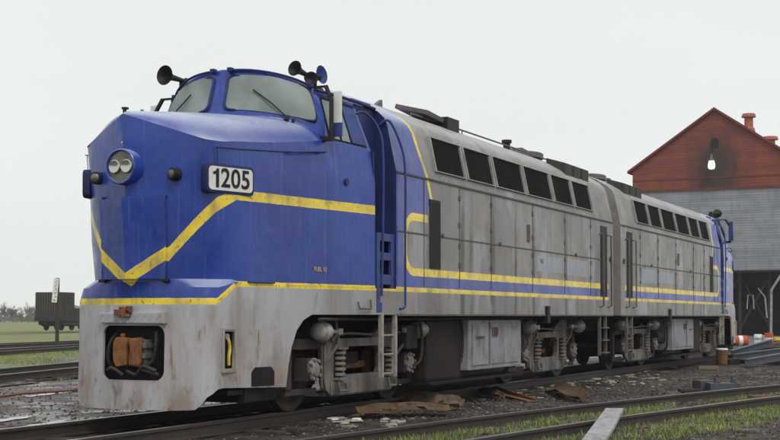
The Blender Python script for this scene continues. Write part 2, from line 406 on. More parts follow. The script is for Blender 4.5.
    for z in rowz:
        r = []
        for c in cols2:
            X, Y = plan_b(c, 1.0); zz = ht(X)+(.0) if z is None else min(max(z, zl(X)), ht(X)); X, Y = plan_b(c, zz); r.append((X, -Y, zz))
        G1.append(r)
    def skp(i, j):
        if 2 <= i < 5 and j < 2: return True          # coupler opening
        if i == 3 and j == 10: return True            # air hose pocket
        return False
    pb.grid(G1, skip=skp)
    # skirt behind the pilot up to the door, with the truck arch
    xs = [3.0, 3.04, 3.1, 3.2, 3.33, 3.5, 3.7, 4.2, 4.83, 5.45]
    pb.grid([[(x, -side_y(x), zl(x)) for x in xs], [(x, -side_y(x), Z2) for x in xs]])
    # shelf between pilot top and nose base
    topc = [plan_b(c, ht(plan_b(c, 1)[0])) for c in cols2]
    inner = [(1.36, 0), (1.40, .12), (1.46, .30), (1.49, .38), (1.53, .49), (1.60, .60), (1.70, .70), (1.80, .80), (1.95, .90), (2.02, .955), (2.1, .985), (2.25, 1.0), (2.4, 1.03), (2.6, 1.07), (3.0, 1.15)]
    shelf = [[], [], []]
    for (a, b), (c_, d_), q in zip(topc, inner, cols2):
        zz = ht(a); zi = 1.66
        shelf[0].append((a, -b, zz)); shelf[1].append((lerp(a, c_, .22), -lerp(b, d_, .22), lerp(zz, zi, .62))); shelf[2].append((c_, -d_, zi))
    pb.grid(shelf)
    xs = [3.0, 3.6, 4.2, 4.83]
    pb.grid([[(x, -side_y(x)-.003, Z2) for x in xs], [(x, -side_y(x)-.003, 1.66) for x in xs]])
    pb.mirror_y()
    pb.build('pilot', P, root, 30, solid=.03)
    b = MB()
    def pf_(y, z): c_ = abs(y)/.43*2; X, Y = plan_b(min(c_, 2), z); return X
    for sy in (-1, 1):
        for z0, dz in ((.49, 1), (1.12, -1)):
            tri = [(sy*.432, z0-dz*.01), (sy*.432, z0+dz*.10), (sy*.412, z0+dz*.05), (sy*.385, z0+dz*.02), (sy*.33, z0-dz*.01)]
            b = MB(); b.prism(tri, lambda y, z: (pf_(y, z)-.001, y, z), lambda y, z: (pf_(y, z)+.03, y, z)); b.build('opening_corner', P, root, 0)
    # inside of the openings
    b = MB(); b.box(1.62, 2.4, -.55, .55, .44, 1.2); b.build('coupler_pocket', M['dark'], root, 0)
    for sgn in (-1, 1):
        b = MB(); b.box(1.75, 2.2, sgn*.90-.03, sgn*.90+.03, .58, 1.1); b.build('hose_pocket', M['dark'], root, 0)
        h = MB().tube(cr([(1.93, sgn*.955, 1.0), (1.95, sgn*.985, .95), (1.98, sgn*.985, .85), (1.96, sgn*.985, .75), (1.97, sgn*.98, .66)], 4), .020, 8).build('air_hose', M['yellowp'], root)
        MB().cyl((1.93, sgn*.93, 1.0), (1.92, sgn*.995, .99), .035).build('hose_valve', M['silver'], root)
        pf = MB()
        for (x0, x1, z0, z1) in ((1.80, 1.83, .60, 1.07), (2.06, 2.09, .60, 1.07), (1.80, 2.09, .575, .60), (1.80, 2.09, 1.07, 1.095)):
            pf.box(x0, x1, min(sgn*.965, sgn*1.012), max(sgn*.965, sgn*1.012), z0, z1)
        pf.build('hose_pocket_frame', P, root, 0)
        nn = MB(); nn.prism([(2.37, .392), (2.78, .392), (2.78, .56), (2.72, .62), (2.43, .62), (2.37, .56)], lambda x, z: (x, sgn*1.0, z), lambda x, z: (x, sgn*(side_y(x)+.006), z)); nn.build('jacking_pad', M['dark'], root, 0, bevel=.008)  # dark plate set flush, standing in for the shade inside a notch
    b = MB(); b.box(2.3, 3.05, -1.0, 1.0, .20, .42); b.box(1.95, 2.3, -.98, .98, .30, .36); b.build('brake_gear', M['dark'], root, 0, bevel=.01)
    # plate over coupler, bent and rusty
    b = MB(); b.prism([(-.46, 1.14), (.44, 1.15), (.45, 1.27), (-.45, 1.28)], lambda y, z: (1.375+abs(y)*.06, y, z), lambda y, z: (1.46+abs(y)*.06, y, z))
    b.build('striker_plate', P, root, 0, bevel=.012)
    b = MB()
    for k in range(9):
        y = random.uniform(-.02, .26); z = random.uniform(1.22, 1.34); s_ = random.uniform(.02, .05)
        b.box(1.34, 1.40, y-s_, y+s_, z-s_*.5, z+s_*.8, mat=Matrix.Translation((0, 0, 0)))
    b.build('rusty_bracket', M['rust'], root, 0, bevel=.006)
    # coupler
    b = MB()
    b.prism([(1.46, -.12), (1.60, -.14), (2.2, -.10), (2.2, .10), (1.62, .12), (1.50, .06)], lambda x, y: (x, y, .68), lambda x, y: (x, y, .95))
    b.prism([(1.36, -.02), (1.39, -.13), (1.50, -.15), (1.55, -.05), (1.50, .01)], lambda x, y: (x, y, .66), lambda x, y: (x, y, .97))
    cp = b.build('coupler', M['rust'], root, 0, bevel=.02)
    kn = [(.045, .66), (.19, .64), (.235, .70), (.245, .80), (.24, .92), (.20, .985), (.07, .98), (.04, .93), (.055, .86), (.05, .76)]
    kb = MB(); kb.prism(kn, lambda y, z: (1.37+abs(y-.14)*.25, y, z), lambda y, z: (1.54, y, z)); kb.cyl((1.47, .15, .97), (1.47, .15, 1.03), .03); kb.build('knuckle', M['rustorange'], cp, 0, bevel=.018)
    kb = MB(); kb.prism([(-.12, .64), (.02, .66), (.025, .78), (-.02, .84), (.02, .90), (.015, .97), (-.11, .985), (-.15, .9), (-.155, .72)], lambda y, z: (1.40, y, z), lambda y, z: (1.50, y, z)); kb.cyl((1.405, -.06, .74), (1.385, -.06, .74), .025, n=8); kb.cyl((1.405, -.06, .91), (1.385, -.06, .91), .025, n=8); kb.build('coupler_head', M['rust'], cp, 0, bevel=.014)
    MB().tube(cr([(1.5, .27, 1.02), (1.42, .30, .9), (1.41, .31, .72), (1.46, .28, .6)], 4), .02).build('air_hose', M['black'], cp)
    MB().tube(cr([(1.5, -.30, 1.05), (1.44, -.33, .9), (1.43, -.31, .74), (1.40, -.25, .66)], 4), .024).build('air_hose', M['black'], cp)
    b = MB(); b.box(1.40, 1.55, -.22, -.165, .74, .80); b.box(1.40, 1.55, -.22, -.165, .86, .92); b.box(1.44, 1.56, -.20, -.15, .68, .96); b.build('guard_arm', M['steel'], cp, 0, bevel=.008)
    b = MB(); b.tube(cr([(1.42, -.32, .58), (1.36, -.22, .66), (1.40, -.08, .56), (1.36, .02, .60)], 4), .018); b.tube([(1.42, -.38, .56), (1.38, -.16, .62)], .02); b.tube(cr([(1.4, .1, .55), (1.36, .22, .63), (1.38, .3, .60)], 4), .02)
    b.build('uncoupling_rod', M['frame2'], root)
    MB().tube([(1.4, -.36, .60), (1.38, -.2, .66)], .024, m=0).build('brake_hose', M['frame2'], root)
    b = MB()
    for z_ in (1.16, 1.24):
        for k in range(9): y_ = -.40+k*.1; b.cyl((1.36+abs(y_)*.06, y_, z_), (1.345+abs(y_)*.06, y_, z_), .012, n=6)
    b.build('rivets', P, root, 0)
    # ---------------- nose fittings
    # headlight
    hx, hz = 1.23, 2.945
    b = MB(); b.rev((hx+.14, 0, hz), (hx-.2, 0, hz), [(0, .215), (.10, .212), (.185, .205), (.195, .195), (.188, .182), (.08, .178)], 28, cap=False); hl = b.build('headlight', P, root)
    MB().rev((hx-.015, 0, hz), (hx-.3, 0, hz), [(0, .001), (.001, .18), (.012, .18), (.013, .001)], 28, cap=False).build('reflector_plate', M['reflector'], hl)
    for y in (-.082, .082):
        MB().rev((hx-.022, y, hz+(.0)), (hx-.2, y, hz), [(0, .01), (.004, .076), (.026, .080), (.032, .070), (.016, .03), (.014, .001)], 20, cap=False).build('lamp', M['lens'], hl)
    MB().tube([(1.235, -.0, 3.19), (1.21, 0, 3.215), (1.225, 0, 3.235)], .008).build('headlight_catch', M['silver'], hl)
    for s_ in (-1, 1):
        b = MB(); b.rev((1.52, s_*.56, 2.86), (1.30, s_*.50, 2.86), [(0, .075), (.09, .075), (.10, .065)], 16); ml = b.build('marker_light', M['black'], root)
        MB().rev((1.43, s_*.535, 2.86), (1.30, s_*.50, 2.86), [(0, .055), (.02, .05), (.032, .03), (.036, .001)], 16, cap=False).build('lens', M['reflector'], ml)
        # edge grab irons of the door
        b = MB(); e = s_*.44
        b.tube(cr([(1.50, e, 2.60), (1.45, e, 2.62), (1.425, e, 2.58), (1.43, e, 2.5)], 3), .013); b.tube([(1.455, e, 1.66), (1.445, e, 1.72), (1.46, e, 1.9), (1.47, e, 2.1), (1.45, e, 2.5)], .006)
        b.build('door_strip', M['bluepart'], root)
        MB().box(1.43, 1.50, e-.04, e+.04, 1.625, 1.66).build('door_hinge', M['black'], root, 0, bevel=.005)
    # nose door: a shallow raised V panel
    b = MB(); dz = [1.66, 1.8, 2.13, 2.4, 2.6]
    pj = lambda z: .008+.026*(z-1.66)/.94
    b.grid([[(interp(Xc, z)-pj(z), 0, z), (lerp(interp(Xc, z), interp(Xf, z), .44/interp(Yf, z))-pj(z)-.002, -.435, z)] for z in dz]); 
    b.mirror_y(); b.build('nose_door', P, root, 20, solid=.05)
    # small lugs on the hood
    b = MB(); b.cyl((1.40, .10, 3.58), (1.40, .10, 3.645), .022); b.box(1.38, 1.44, .07, .13, 3.64, 3.665); b.build('lifting_lug', M['black'], root)
    b = MB(); b.cyl((2.0, .28, 3.63), (2.0, .28, 3.73), .02); b.build('lifting_lug', M['black'], root)
    # number boards
    def fr(x, s_, off=0): return x
    for s_ in (-1, 1):
        a0, a1 = V((1.645, s_*.838, 0)), V((2.38, s_*1.032, 0)); d = (a1-a0).normalized(); nrm = V((-d.y*s_*-1, 0, 0)); nrm = V((d.y, -d.x, 0))*(1 if s_ < 0 else -1); nrm.normalize()
        Lw = (a1-a0).length
        def rr(x0, x1, z0, z1, r):
            o = []
            for cx_, cz_, st in ((x1-r, z1-r, 0), (x0+r, z1-r, 90), (x0+r, z0+r, 180), (x1-r, z0+r, 270)):
                for k in range(5): an = R(st+k*22.5); o.append((cx_+r*math.cos(an), cz_+r*math.sin(an)))
            return o
        def on(u, z, h): return a0+d*u+nrm*h+V((0, 0, z))
        b = MB(); b.prism(rr(0, Lw, 2.655, 3.0, .06), lambda u, z: on(u, z, -.05), lambda u, z: on(u, z, .045)); nbp = b.build('number_board', M['bluedark'], root, 30, bevel=.008)
        b = MB(); b.prism(rr(.03, Lw-.03, 2.69, 2.965, .05), lambda u, z: on(u, z, .04), lambda u, z: on(u, z, .051)); b.build('number_panel', M['white'], nbp, 30)
        if number:
            cu = bpy.data.curves.new('digits', 'FONT'); cu.body = '205'; cu.size = .31; cu.extrude = .002; cu.align_x = 'CENTER'; cu.align_y = 'CENTER'; cu.space_character = 1.04; cu.offset = .0045
            to = bpy.data.objects.new('digits_tmp', cu); C.objects.link(to); bpy.context.view_layer.update()
            me = bpy.data.meshes.new_from_object(to.evaluated_get(bpy.context.evaluated_depsgraph_get())); bpy.data.objects.remove(to)
            do = bpy.data.objects.new('digits', me); me.materials.clear(); me.materials.append(M['black']); C.objects.link(do); do.parent = nbp
            xx = d if s_ < 0 else -d; zz = nrm; yy = zz.cross(xx)
            mt = Matrix(((xx.x, yy.x, zz.x, 0), (xx.y, yy.y, zz.y, 0), (xx.z, yy.z, zz.z, 0), (0, 0, 0, 1))); mt.translation = on(Lw/2+.070, 2.827, .0545)
            do.matrix_local = mt @ Matrix.Diagonal((1.0, 1, 1, 1))
            b = MB(); o1 = lambda u, z, h: tuple(mt @ V((u*1.08-.006, z, h)))
            b.prism([(-.285, -.105), (-.243, -.105), (-.243, .112), (-.275, .112), (-.288, .085), (-.325, .072), (-.325, .043), (-.285, .05)], lambda u, z: o1(u, z, -.002), lambda u, z: o1(u, z, .003))
            b.build('digit_one', M['black'], nbp, 0)
    # seams and grab iron on the cab side
    for s_ in (-1, 1):
        b = MB()
        b.tube([(2.62, s_*(side_y(2.62)-.02), 3.20), (2.62, s_*(side_y(2.62)+.06), 3.20), (3.9, s_*(side_y(3.9)+.03), 3.27), (3.9, s_*(side_y(3.9)-.05), 3.27)] if False else
               [(3.05, s_*(side_y(3.05)-.03), 3.26), (3.05, s_*(side_y(3.05)+.05), 3.26), (3.72, s_*(side_y(3.72)+.04), 3.33), (3.72, s_*(side_y(3.72)-.04), 3.33)], .013)
        b.build('grab_iron', M['bluepart'], root)
        b = MB(); b.box(1.9, 1.905, s_*.9, s_*.9, 2, 2) if False else None
        b.tube([(1.75, s_*.93, 3.185), (2.1, s_*(side_y(2.1)-.008), 3.20), (2.9, s_*(side_y(2.9)-.018), 3.25), (3.8, s_*(side_y(3.8)-.03), 3.33)], .006)
        b.tube([(1.78, s_*.925, 3.18), (1.80, s_*.925, 3.0)], .005)
        b.build('panel_seam', M['bluedark'], root)
        MB().cyl((4.2, s_*(side_y(4.2)-.02), 2.98), (4.2, s_*(side_y(4.2)+.015), 2.98), .05).build('filler_cap', M['bluedark'], root)
        b = MB(); b.box(2.05, 2.10, min(s_*1.0, s_*1.03), max(s_*1.0, s_*1.03), 1.62, 1.63); b.tube([(2.3, s_*1.03, 1.64), (2.3, s_*1.055, 1.635), (2.75, s_*1.14, 1.635), (2.75, s_*1.10, 1.64)], .012)
        b.build('grab_iron', M['bluepart'], root)
    # windshields on the wall surface W (rows bottom-top, cols centre-outer)
    na, nbw = len(W[0]), len(W)
    def Ws(a, b_):
        fa = min(max(a, 0), 1)*(na-1); fb = min(max(b_, 0), 1)*(nbw-1); i = min(int(fa), na-2); j = min(int(fb), nbw-2); u, v = fa-i, fb-j
        return (W[j][i]*(1-u)+W[j][i+1]*u)*(1-v)+(W[j+1][i]*(1-u)+W[j+1][i+1]*u)*v
    def Wn(a, b_):
        n = (Ws(a+.01, b_)-Ws(a-.01, b_)).cross(Ws(a, b_+.01)-Ws(a, b_-.01)).normalized()
        return n if n.x < 0 else -n
    A0, A1 = .085, .86
    def b0(a): return interp([(0, .17), (.5, .12), (1, .20)], a)
    def b1(a): return interp([(0, .80), (.5, .83), (1, .87)], a)
    for s_ in (-1, 1):
        def S(u, v, h):
            # rounded rect in (u,v) unit square
            a = lerp(A0, A1, u); bb = lerp(b0(a), b1(a), v); q = Ws(a, bb)+Wn(a, bb)*h
            return V((q.x, q.y if s_ < 0 else -q.y, q.z))
        ring = []; ru, rv = .09, .16
        for cu_, cv_, st in ((1-ru, 1-rv, 0), (ru*.8, 1-rv, 90), (ru*.8, rv, 180), (1-ru, rv, 270)):
            for k in range(7): an = R(st+k*15); ring.append((cu_+ru*math.cos(an)*(1 if st in (0, 270) else .8), cv_+rv*math.sin(an)))
        b = MB(); cc = (.5, .5); rows_ = []
        def vlim(u):
            e = ru*.8; k = 0
            if u < e: k = 1-math.sqrt(max(0, 1-((e-u)/e)**2))
            elif u > 1-ru: k = 1-math.sqrt(max(0, 1-((u-1+ru)/ru)**2))
            return rv*k
        us = [0, .006, .02, .045, .07]+[.1+.8*i/26 for i in range(27)]+[.93, .955, .98, .994, 1]
        b.grid([[S(u, lerp(vlim(u), 1-vlim(u), j/18), .012) for u in us] for j in range(19)]); pane = b.build('windshield', M['glass'], root, 40)
        b = MB(); ex = lambda u, v, k: (.5+(u-.5)*k, .5+(v-.5)*(1+(k-1)*1.9))
        loop = [[S(*ex(u, v, k), h) for u, v in ring+[ring[0]]] for k, h in ((.97, .008), (.978, .026), (1.0, .032), (1.022, .022), (1.03, -.004))]
        b.grid(loop); b.build('window_gasket', M['bluedark'], pane, 50)
        # wiper
        b = MB(); q0 = S(.60, -.07, .04); q1 = S(.26, .52, .035); qm = S(.44, .2, .05)
        b.tube([q0, qm, q1], .009, 6); b.cyl(S(.60, -.07, .0), S(.60, -.07, .06), .03); b.cyl(S(.67, -.09, .0), S(.67, -.09, .03), .02)
        b.build('wiper', M['black'], root)
        # rain gutter / sun rail over each pane
        b = MB(); gl = [Ws(a, interp([(0, .93), (.5, .945), (1, .955)], a))+Wn(a, .93)*.03 for a in [.1+i*.08 for i in range(11)]]
        gl = [V((q.x, q.y if s_ < 0 else -q.y, q.z)) for q in gl]; b.tube(gl, .016, 6)
        for q in (gl[0], gl[-1]): b.box(-.04, .04, -.03, .03, -.02, .03, mat=Matrix.Translation(q))
        b.build('gutter', M['bluedark'], root)
        # side window of the cab: frame + panes in the slanted wall
        def U(t, v, h):
            a_ = belt(0).lerp(V((3.90, -1.06, 4.17)), v); c_ = V((4.83, -1.435, 3.46)).lerp(V((4.83, -1.165, 4.13)), v)
            q = a_.lerp(c_, t); q = q+V((-.1, -.93, .36)).normalized()*h; return V((q.x, q.y if s_ < 0 else -q.y, q.z))
        def quad(b_, t0, t1, v0, v1, h, m=0): b_.grid([[U(t0, v0, h), U(t1, v0, h)], [U(t0, v1, h), U(t1, v1, h)]], m)
        b = MB(); quad(b, .10, .93, .04, .90, .004); sw = b.build('side_window', M['dark'], root, 0)
        b = MB(); quad(b, .13, .33, .07, .84, .010); quad(b, .38, .56, .07, .84, .010); b.build('pane', M['glass'], sw, 0)
        b = MB(); quad(b, .60, .90, .07, .84, .014); b.build('shutter', M['bluepart'], sw, 0)
        b = MB(); b.tube([U(-.05, .965, .04), U(.5, .985, .05), U(1.0, .975, .06), U(1.5, .965, .05)], .022, 6); b.build('drip_rail', M['bluedark'], root)
        # mirror / wind deflector with its post
        b = MB(); b.tube([(3.82, s_*1.36, 3.50), (3.82, s_*1.36, 4.0), (3.86, s_*1.26, 4.20)], .03, 8); b.box(3.78, 3.86, min(s_*1.22, s_*1.39), max(s_*1.22, s_*1.39), 3.48, 3.54); b.box(3.84, 3.88, min(s_*1.04, s_*1.27), max(s_*1.04, s_*1.27), 4.185, 4.21)
        mp_ = b.build('mirror_post', M['black'], root)
        b = MB(); b.box(3.875, 3.90, min(s_*1.36, s_*1.475), max(s_*1.36, s_*1.475), 3.62, 4.13); b.build('wind_deflector', M['white'] if number else M['bluepart'], mp_, 0, bevel=.01)
        MB().box(3.87, 3.905, min(s_*1.355, s_*1.48), max(s_*1.355, s_*1.48), 3.54, 3.72).build('deflector_base', M['bluepart'], mp_, 0, bevel=.008)
        # door recess
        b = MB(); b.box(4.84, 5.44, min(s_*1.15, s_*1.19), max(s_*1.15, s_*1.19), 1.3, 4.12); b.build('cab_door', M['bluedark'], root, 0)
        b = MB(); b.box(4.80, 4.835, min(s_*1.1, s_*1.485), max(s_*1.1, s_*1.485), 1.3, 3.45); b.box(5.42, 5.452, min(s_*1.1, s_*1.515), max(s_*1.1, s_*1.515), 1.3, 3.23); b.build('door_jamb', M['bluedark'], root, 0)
        b = MB()
        z0, z1 = 1.28, 2.36; yy0, yy1 = s_*1.47, s_*1.51
        if yy0 > yy1: yy0, yy1 = yy1, yy0
        b.box(4.87, 4.97, yy0, yy1, z0, z1); b.box(5.32, 5.44, yy0, yy1, z0, z1)
        hz_ = [z0, 1.42, 1.66, 1.80, 1.99, 2.10, 2.25, 2.36]
        for k in (0, 2, 4, 6): b.box(4.97, 5.32, yy0, yy1, hz_[k], hz_[k+1]-.003)
        b.build('side_steps', M['bluepart'], root, 0, bevel=.006)
        MB().box(4.9, 5.4, min(s_*1.2, s_*1.46), max(s_*1.2, s_*1.46), 2.28, 2.33).build('door_sill', M['bluedark'], root, 0)
        # handrails
        b = MB(); b.tube(cr([(4.72, s_*1.27, 3.96), (4.80, s_*1.36, 3.98), (4.90, s_*1.50, 3.80), (4.93, s_*1.57, 3.45), (4.93, s_*1.57, 2.4), (4.93, s_*1.55, 1.5)], 5), .018); b.build('handrail', M['bluepart'], root)
        b = MB(); b.tube(cr([(5.40, s_*1.30, 3.90), (5.46, s_*1.42, 3.95), (5.56, s_*1.55, 3.62), (5.60, s_*1.60, 3.25), (5.60, s_*1.60, 2.4), (5.60, s_*1.60, 1.5), (5.58, s_*1.60, 1.36), (5.50, s_*1.56, 1.33)], 5), .018); b.build('handrail', M['bluepart'], root)
        # hanging steel ladder below the sill
        b = MB(); yl = s_*1.5
        for x in (5.02, 5.46): b.box(x-.028, x+.028, yl-.03, yl+.03, .40, 1.27)
        for z in (.44, .70, .96): b.box(5.03, 5.45, yl-.07 if s_ > 0 else yl, yl if s_ > 0 else yl+.07, z, z+.02)
        b.build('boarding_ladder', M['silver'], root, 0, bevel=.004)
    # horns
    def horn(p, d, l=.30, r=.10, mats='black'):
        d = V(d).normalized(); p = V(p)
        b = MB(); b.rev(p, p+d, [(0, .03), (l*.25, .03), (l*.65, .042), (l*.85, .065), (l*.97, r*.93), (l, r), (l*.98, r*.9), (l*.75, .035), (l*.7, .001)], 18, cap=False)
        b.cyl(p-d*.06, p+d*.02, .05); return b.build('horn', M[mats], root)
    hr = MB(); hr.tube([(4.12, -.95, 4.22), (4.12, -.95, 4.34)], .035); hr.tube([(4.15, -.86, 4.36), (4.1, -1.06, 4.36)], .03); hr.box(4.0, 4.22, -1.03, -.88, 4.20, 4.24)
    hr.build('horn_bracket', M['black'], root)
    horn((4.32, -.80, 4.42), (-1, .10, .16), .40, .105); horn((4.12, -.93, 4.34), (-1, -.35, .0), .16, .09); horn((4.16, -.86, 4.39), (-.15, -1, .10), .20, .125, 'bluepart')
    horn((3.84, .86, 4.41), (-1, .10, .04), .46, .135)
    MB().box(3.72, 3.92, .80, .90, 4.24, 4.40).build('horn_bracket', M['black'], root)
    # ---------------- carbody
    X0, X1_ = 5.45, 16.64
    b = MB(); pr_ = PROF
    sec = lambda x, k=1.0: [(x, -y*k, z) for y, z in pr_]+[(x, y*k, z) for y, z in pr_[-2::-1]]
    xs = [X0]+[X0+(X1_-X0)*i/40 for i in range(1, 40)]+[X1_]
    b.grid([sec(x) for x in xs])
    def endcap(x, m=0): b.poly(sec(x), m)
    endcap(X0, 1); endcap(X1_, 0)
    b.poly([(X0, -1.53, 1.25), (X1_, -1.53, 1.25), (X1_, 1.53, 1.25), (X0, 1.53, 1.25)], 1)
    # roof over the recess and inner wall
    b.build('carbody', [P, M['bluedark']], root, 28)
    b = MB(); b.box(4.85, 5.44, -1.14, 1.14, 1.3, 4.2); b.build('cab_bulkhead', M['bluedark'], root, 0)
    for s_ in (-1, 1):
        # belt ledge, mid seam, vertical seams
        b = MB(); ys = lambda a, c_: (min(s_*a, s_*c_), max(s_*a, s_*c_))
        b.box(X0+.01, X1_-.01, *ys(1.52, 1.548), 3.225, 3.25); b.box(X0+.01, X1_-.7, *ys(1.52, 1.537), 2.405, 2.425)
        b.box(X0+.01, X1_-.01, *ys(1.50, 1.545), 1.235, 1.262)
        b.build('belt_ledge', M['dark'] if False else M['seam'], root, 0)
        for x in (6.42, 7.8, 9.2, 11.3, 13.2, 14.95):
            b = MB(); b.box(x-.009, x+.009, *ys(1.52, 1.536), 1.66, 3.22); b.build('panel_seam', M['seam'], root, 0)
            for z in (1.98, 2.28, 2.6, 3.02): MB().box(x-.035, x+.035, *ys(1.52, 1.545), z, z+.075).build('hinge', M['seam'], root, 0, bevel=.006) if x > 7 else None
        b = MB(); b.box(6.62, 7.02, *ys(1.50, 1.545), 1.93, 2.95); v_ = b.build('side_louver', M['glassdark'], root, 0, bevel=.006)
        b = MB()
        for k in range(36): z = 1.96+k*.0268; b.box(6.65, 6.99, *ys(1.54, 1.549), z, z+.008)
        b.build('louver_slats', M['dark'], v_, 0)
        # grilles in the slanted wall
        def SL(x, z, h): t = (z-3.24)/.66; y = 1.53-.14*t; return (x, s_*(y+h*.978), z+h*.21)
        x = 6.928
        for i, wd in enumerate((1.13, 1.13, 1.381, 1.381, 1.13, 1.13)):
            b = MB(); b.grid([[SL(x-.02, 3.385, .003), SL(x+wd+.02, 3.385, .003)], [SL(x-.02, 3.895, .003), SL(x+wd+.02, 3.895, .003)]])
            gr = b.build('air_grille', M['glassdark'], root, 0)
            b = MB(); n_ = 26
            for k in range(1, n_):
                xx_ = x+wd*k/n_; b.prism([(xx_-.006, 3.39), (xx_+.006, 3.39), (xx_+.006, 3.89), (xx_-.006, 3.89)], lambda a, c_: SL(a, c_, .004), lambda a, c_: SL(a, c_, .016))
            b.build('grille_bars', M['dark'], gr, 0)
            b = MB()
            for (xa, xb, za, zb) in ((x-.055, x-.02, 3.372, 3.91), (x+wd+.02, x+wd+.055, 3.372, 3.91), (x-.02, x+wd+.02, 3.374, 3.386), (x-.02, x+wd+.02, 3.894, 3.908)):
                b.prism([(xa, za), (xb, za), (xb, zb), (xa, zb)], lambda a, c_: SL(a, c_, -.01), lambda a, c_: SL(a, c_, .038))
            b.build('grille_frame', M['lightgrey'], gr, 0)
            x += wd+.185
        # rear door recess, grab bars, latch
        b = MB(); b.box(15.66, 16.16, *ys(1.5, 1.536), 1.64, 3.12); rd = b.build('rear_door', M['black'], root, 0)
        b = MB(); b.box(15.73, 16.09, *ys(1.53, 1.542), 1.7, 2.95); b.build('door_panel', M['greydoor'], rd, 0)
        b = MB()
        for xx_ in (15.62, 16.22): b.tube([(xx_, s_*1.52, 2.95), (xx_, s_*1.61, 2.93), (xx_, s_*1.61, 1.45), (xx_, s_*1.52, 1.42)], .02, 6)
        b.build('handrail', M['steel'], root)
        b = MB(); yl = s_*1.5
        for xx_ in (15.66, 16.10): b.box(xx_-.03, xx_+.03, yl-.03, yl+.03, .42, 1.27)
        for z in (.46, .72, .98): b.box(15.66, 16.10, yl-.1, yl+.02, z, z+.025)
        b.build('boarding_ladder', M['steel'], root, 0, bevel=.004)
        MB().cyl((16.42, s_*1.52, 2.45), (16.42, s_*1.56, 2.45), .06).build('vent_cap', M['seam'], root)
        MB().box(11.0, 11.12, *ys(1.52, 1.555), 2.55, 2.85).build('latch', M['seam'], root, 0, bevel=.008)
        for xx_ in (7.1, 9.6, 13.9): MB().cyl((xx_, s_*1.52, 2.44), (xx_, s_*1.56, 2.44), .03, n=8).build('door_latch', M['steel'], root)
        # bits hanging on the sill
        MB().box(12.0, 12.16, *ys(1.44, 1.58), 1.10, 1.42).build('sill_bracket', M['black'], root, 0, bevel=.01)
        MB().tube([(4.42, s_*1.45, 1.42), (4.42, s_*1.475, 1.33), (4.7, s_*1.51, 1.33), (4.7, s_*1.50, 1.45)], .012).build('stirrup', M['steel'], root)
    # painted-over lettering marks and small stencil (flat letters)
    # diaphragm
    b = MB(); b.box(16.64, 16.9, -.55, -.42, .95, 3.4); b.box(16.64, 16.9, .42, .55, .95, 3.4); b.box(16.64, 16.9, -.55, .55, 3.3, 3.42); b.box(16.62, 16.66, -.42, .42, .95, 3.3); b.build('gangway_bellows', M['black'], root, 0)
    b = MB(); b.prism([(16.2, -.1), (16.959, -.12), (16.959, .12), (16.2, .1)], lambda x, y: (x, y, .68), lambda x, y: (x, y, .95)); b.build('coupler', M['rust'], root, 0, bevel=.02)
    # ---------------- roof gear
    b = MB(); b.tube([(8.0, -.62, 4.46), (9.6, -.62, 4.47), (12.9, -.62, 4.47), (15.4, -.62, 4.46)], .016)
    for xx_ in (8.0, 10.2, 12.9, 15.4): b.tube([(xx_, -.62, 4.38), (xx_, -.62, 4.47)], .012)
    b.build('roof_conduit', M['steel'], root)
    mt = Matrix.Translation((8.98, -.44, 4.555)) @ Matrix.Rotation(R(4), 4, 'Y') @ Matrix.Rotation(R(14), 4, 'X')
    b = MB(); b.box(-.56, .50, -.30, .30, -.03, .045, mat=mt); rh = b.build('roof_hatch', M['steel'], root, 0, bevel=.008)
    b = MB(); b.box(9.1, 9.62, -.80, -.1, 4.30, 4.55); b.build('hatch_frame', M['black'], rh, 0)
    b = MB(); b.prism([(7.0, 4.42), (7.38, 4.42), (7.36, 4.60)], lambda x, z: (x, -.42, z), lambda x, z: (x, -.36, z)); b.build('antenna_fin', M['steel'], root, 0)
    b = MB(); b.cyl((13.1, -.4, 4.43), (13.1, -.4, 4.60), .07); b.cyl((13.1, -.4, 4.6), (13.1, -.4, 4.66), .10); b.build('exhaust_stub', M['black'], root)
    b = MB(); b.prism([(13.55, 4.40), (14.2, 4.40), (14.2, 4.55), (13.7, 4.58)], lambda x, z: (x, -.5, z), lambda x, z: (x, .5, z)); b.build('roof_cowl', M['steel'], root, 0)
    for k in range(3):
        x = 13.95+k*.57
        for s_ in (-1, 1):
            b = MB(); y0, y1 = sorted((s_*.92, s_*1.32)); b.prism([(y0, 3.99 if s_ < 0 else 4.2), (y1, 4.2 if s_ < 0 else 3.99), (y1, 4.38 if s_ < 0 else 4.26), (y0, 4.26 if s_ < 0 else 4.38)], lambda y, z: (x, y, z), lambda y, z: (x+.46, y, z))
            b.build('fan_housing', M['fan'], root, 0, bevel=.012)
    b = MB(); b.rev((14.6, 0, 4.46), (14.6, 0, 5), [(0, .62), (.10, .62), (.12, .58), (.05, .55)], 24); b.build('roof_fan', M['steel'], root)
    MB().tube([(14.0, -1.32, 3.97), (15.5, -1.32, 3.97)], .015).build('roof_grab', M['steel'], root)
    # ---------------- running gear
    b = MB(); b.box(3.3, 16.6, -.62, .62, .9, 1.24); b.box(2.45, 3.0, -.95, .95, .42, 1.24); b.box(2.2, 3.3, -.6, .6, .30, 1.2); b.box(7.0, 11.6, -1.0, 1.0, .9, 1.24); b.build('underframe', M['dark'], root, 0)
    b = MB(); b.box(7.12, 8.52, -1.27, 1.27, .24, 1.17); b.build('fuel_tank', M['tank'], root, 0, bevel=.05)
